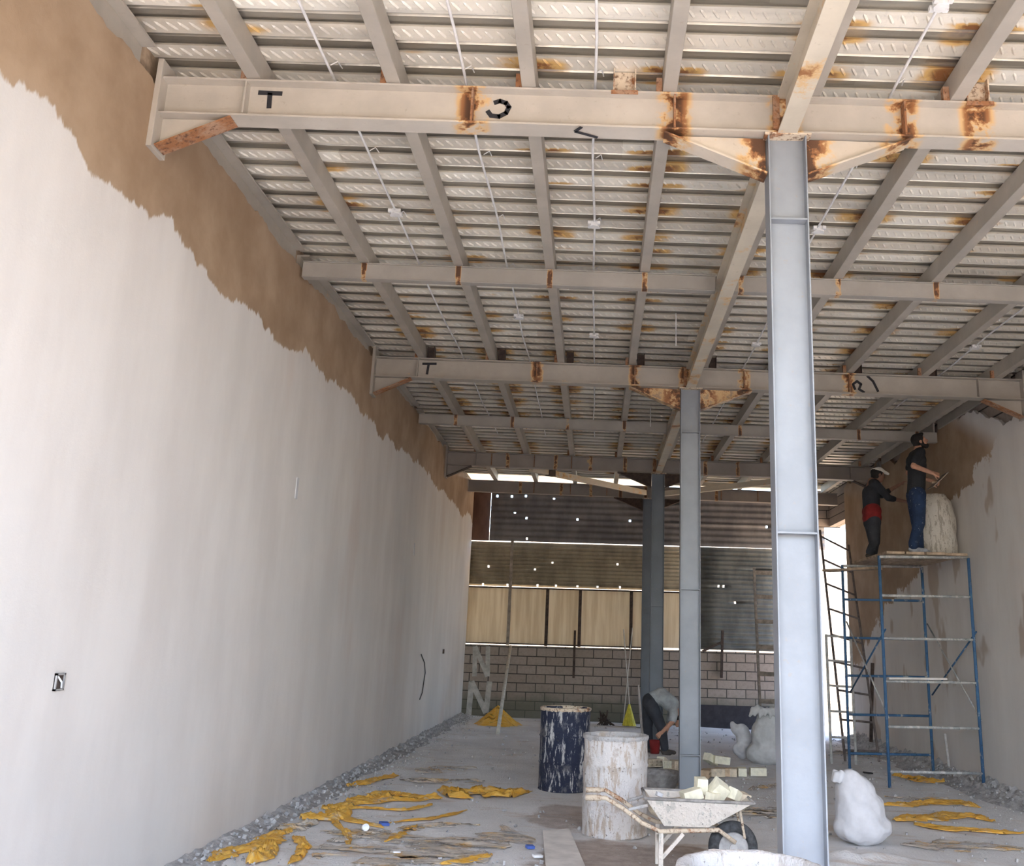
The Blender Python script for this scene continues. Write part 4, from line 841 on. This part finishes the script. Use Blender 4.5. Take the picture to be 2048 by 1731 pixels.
# worker in jeans on the scaffold, facing right and looking up
Ym = 13.72; DZ = 3.0
def Q(u, v, dy=0): p = at(u, v, Ym); p.y += dy; return p
sc = 1.0
hipc = Q(1832, 990); nk = Q(1836, 897); ch = Q(1834, 930); bel = Q(1833, 965)
body = MB(); hair = MB(); tee = MB(); jn = MB(); shs = {-1: MB(), 1: MB()}; belt = MB()
hd = Q(1840, 883)+Vector((0,0,.0)); head(body, hd, (.92, -.12, .38), (-.38, 0, .92), hair, True)
body.cap(nk+Vector((-.01,0,-.02)), hd+Vector((-.03,0,-.05)), .058, .052)
body.cap(ch, nk+Vector((0,0,-.05)), .12, .07); body.cap(hipc, ch, .11, .12)
for s in (-1, 1):
    shd = nk+Vector((-.02, s*.16, -.075)); body.cap(nk+Vector((0,0,-.05)), shd, .055, .052)
    tee.cap(nk+Vector((0, s*.03, -.065)), shd, .075, .07)
    if s == -1: el = Q(1817, 937, -.22); wr_ = Q(1855, 950, -.20)
    else: el = Q(1826, 940, .22); wr_ = Q(1868, 958, .12)
    body.cap(shd, el, .048, .041); body.cap(el, wr_, .041, .028); hand(body, wr_+(wr_-el).normalized()*.01, (wr_-el), (0, s, .6), -s, curl=.9)
    mid = shd.lerp(el, .72); tee.cap(shd, mid, .070, .064)
    hip = hipc+Vector((0, s*.085, -.02)); kn = Q(1834 if s == -1 else 1839, 1047, s*.10); an = Q(1822 if s == -1 else 1841, 1098, s*.11); an.z = 3.085
    if s == 1: an.x += .02
    body.cap(hip, kn, .085, .055); body.cap(kn, an, .05, .036); jn.cap(hip, kn, .112, .084); jn.cap(kn, an+Vector((0,0,.05)), .082, .068); jn.cap(an+Vector((0,0,.07)), an+Vector((0,0,.02)), .066, .068)
    toe = an+Vector((.155, s*.02-.02, -.045)); shoe(shs[s], an+Vector((0,0,-.03)), toe)
for k in range(2): pass
tee.cap(ch+Vector((-.01,.07,.06)), ch+Vector((-.01,-.07,.06)), .125, .125); tee.cap(ch, bel, .135, .125); tee.cap(bel, hipc+Vector((0,0,.03)), .128, .128); tee.cap(nk+Vector((0,-.06,-.075)), nk+Vector((0,.06,-.075)), .085, .085)
jn.cap(hipc+Vector((0,-.06,.0)), hipc+Vector((0,.06,.0)), .125, .125); jn.cap(hipc, hipc+Vector((0,0,-.09)), .12, .12)
figure((hipc.x, Ym, DZ), 'bearded person in black t-shirt and blue jeans standing on the scaffold looking up', [('body', body, 'skin', .007, 3), ('hair', hair, 'hair', .008, 3), ('shirt', tee, 'black_tee', .012, 8), ('jeans', jn, 'jeans', .012, 8), ('shoe', shs[-1], 'shoe_grey', .010, 5), ('shoe', shs[1], 'shoe_grey', .010, 5)])
p = Q(1878, 966, -.12); t = thing('plaster_hawk', p, 'plaster hawk board held over the caked drum by the bearded worker', 'hawk board')
a = Q(1856, 978, -.10); b = Q(1886, 949, -.10); MB().bar(a, b, .26, .012, up=(-.7,0,.7)).build('board', 'trowel_steel', t, bevel=.002); c_ = (a+b)/2; MB().tube([c_+Vector((-.01,0,-.01)), c_+Vector((-.09,0,-.03))], .016, 10).build('grip', 'plank_wood', t, smooth=True)

# dark worker behind, red cloth at the waist, reaching to the right wall
Ym = 14.85
hipc = Q(1744, 1038); nk = Q(1744, 963); ch = Q(1742, 990)
body = MB(); hair = MB(); top = MB(); red = MB(); tr2 = MB(); shs = {-1: MB(), 1: MB()}; cap = MB()
hd = Q(1756, 950); P_ = head(body, hd, (.95, .2, -.05), (0, 0, 1), hair)
cap.ball(P_(-.01, 0, .075), (.105, .09, .055), 18); cap.cap(P_(.08, -.02, .065), P_(.155, -.03, .035), .03, .022)
body.cap(nk, hd+Vector((-.02,0,-.05)), .055, .05); body.cap(hipc, ch, .11, .12); body.cap(ch, nk, .12, .07)
for s in (-1, 1):
    shd = nk+Vector((0, s*.17, -.05)); el = Q(1768, 1000, s*.24) if s == -1 else Q(1772, 985, .24); wr_ = Q(1796, 1004, s*.18) if s == -1 else Q(1806, 965, .2)
    body.cap(nk, shd, .05, .052); body.cap(shd, el, .046, .04); body.cap(el, wr_, .04, .028); hand(body, wr_, wr_-el, (0, 0, 1), -s, curl=.5)
    top.cap(shd, el, .066, .055); top.cap(el, el.lerp(wr_, .4), .055, .045); top.cap(nk+Vector((0,s*.04,-.03)), shd, .07, .066)
    hip = hipc+Vector((0, s*.085, -.03)); kn = Q(1746 if s == -1 else 1752, 1085, s*.10); an = Q(1736 if s == -1 else 1752, 1122, s*.12); an.z = 3.085
    body.cap(hip, kn, .085, .055); body.cap(kn, an, .05, .036); tr2.cap(hip, kn, .108, .08); tr2.cap(kn, an+Vector((0,0,.03)), .078, .062); shoe(shs[s], an+Vector((0,0,-.03)), an+Vector((.15,0,-.045)))
top.cap(ch, hipc+Vector((0,0,.12)), .138, .13); top.cap(ch+Vector((0,-.07,.04)), ch+Vector((0,.07,.04)), .12, .12); red.cap(hipc+Vector((0,-.05,.12)), hipc+Vector((0,.05,.12)), .138, .138); red.cap(hipc+Vector((0,-.04,.02)), hipc+Vector((0,.04,.02)), .138, .138)
tr2.cap(hipc+Vector((0,-.06,-.05)), hipc+Vector((0,.06,-.05)), .122, .122)
figure((hipc.x, Ym, 3.0), 'person in dark work clothes with red shirt hem and white cap on the scaffold', [('body', body, 'skin_dark', .007, 3), ('hair', hair, 'hair', .008, 3), ('jacket', top, 'navy_work', .012, 8), ('shirt_hem', red, 'red_cloth', .012, 6), ('trousers', tr2, 'dark_trousers', .012, 8), ('shoe', shs[-1], 'shoe_dark', .010, 5), ('shoe', shs[1], 'shoe_dark', .010, 5), ('cap', cap, 'white_cap', .008, 4)])

# bending worker on the floor
Ym = 16.2
hipc = Q(1300, 1400); mid = Q(1322, 1391); ch = Q(1342, 1407); nk = Q(1352, 1425)
body = MB(); hair = MB(); top = MB(); tr2 = MB(); shs = {-1: MB(), 1: MB()}; glv = MB()
hd = Q(1362, 1440); head(body, hd, (.35, -.1, -.93), (.93, 0, .35), hair)
body.cap(nk, hd+Vector((-.03,0,.04)), .055, .05); body.cap(hipc, mid, .10, .11); body.cap(mid, ch, .11, .12); body.cap(ch, nk, .12, .07)
for s in (-1, 1):
    shd = nk+Vector((-.05, s*.17, .0)); el = Q(1343, 1440, s*.24) if s == -1 else Q(1340, 1448, .2); wr_ = Q(1322, 1462, s*.18) if s == -1 else Q(1330, 1470, .1)
    body.cap(ch, shd, .06, .052); body.cap(shd, el, .048, .04); body.cap(el, wr_, .04, .028); hand(body, wr_, wr_-el, (0, s, .2), s, curl=.7)
    top.cap(ch+Vector((0,s*.04,0)), shd, .09, .072); top.cap(shd, shd.lerp(el, .75), .072, .064)
    hip = hipc+Vector((-.01, s*.09, -.02)); kn = Q(1296 if s == 1 else 1322, 1452, s*.11); an = Q(1299 if s == 1 else 1328, 1500, s*.14); an.z = fz(1.1)+.085
    body.cap(hip, kn, .085, .055); body.cap(kn, an, .05, .036); tr2.cap(hip, kn, .115, .085); tr2.cap(kn, an+Vector((0,0,.02)), .082, .066); shoe(shs[s], an+Vector((0,0,-.03)), an+Vector((.15,-.03,-.045)))
top.cap(hipc+Vector((.06,-.05,.03)), hipc+Vector((.06,.05,.03)), .118, .118); top.cap(hipc+Vector((.08,0,.03)), mid, .128, .135); top.cap(mid+Vector((0,-.06,0)), ch+Vector((0,-.06,0)), .128, .13); top.cap(mid+Vector((0,.06,0)), ch+Vector((0,.06,0)), .128, .13)
tr2.cap(hipc+Vector((0,-.06,-.01)), hipc+Vector((0,.06,-.01)), .125, .125)
figure((hipc.x, Ym, fz(1.1)), 'person in grey shirt and dark trousers bending down behind the second column', [('body', body, 'skin', .007, 3), ('hair', hair, 'hair', .008, 3), ('shirt', top, 'grey_shirt', .012, 8), ('trousers', tr2, 'dark_trousers', .012, 8), ('shoe', shs[-1], 'shoe_dark', .010, 5), ('shoe', shs[1], 'shoe_dark', .010, 5)])
p = Q(1309, 1484, -.1); p = Vector((p.x, p.y, fz(p.x)+.01)); m = MB().lathe([(0,0),(.07,0),(.09,.20),(.085,.20),(.065,.01),(0,.01)], 24, p); o = m.build('bucket', 'red_cloth', origin=p, smooth=True); tag(o, 'small dark red bucket at the feet of the bending worker', 'bucket')
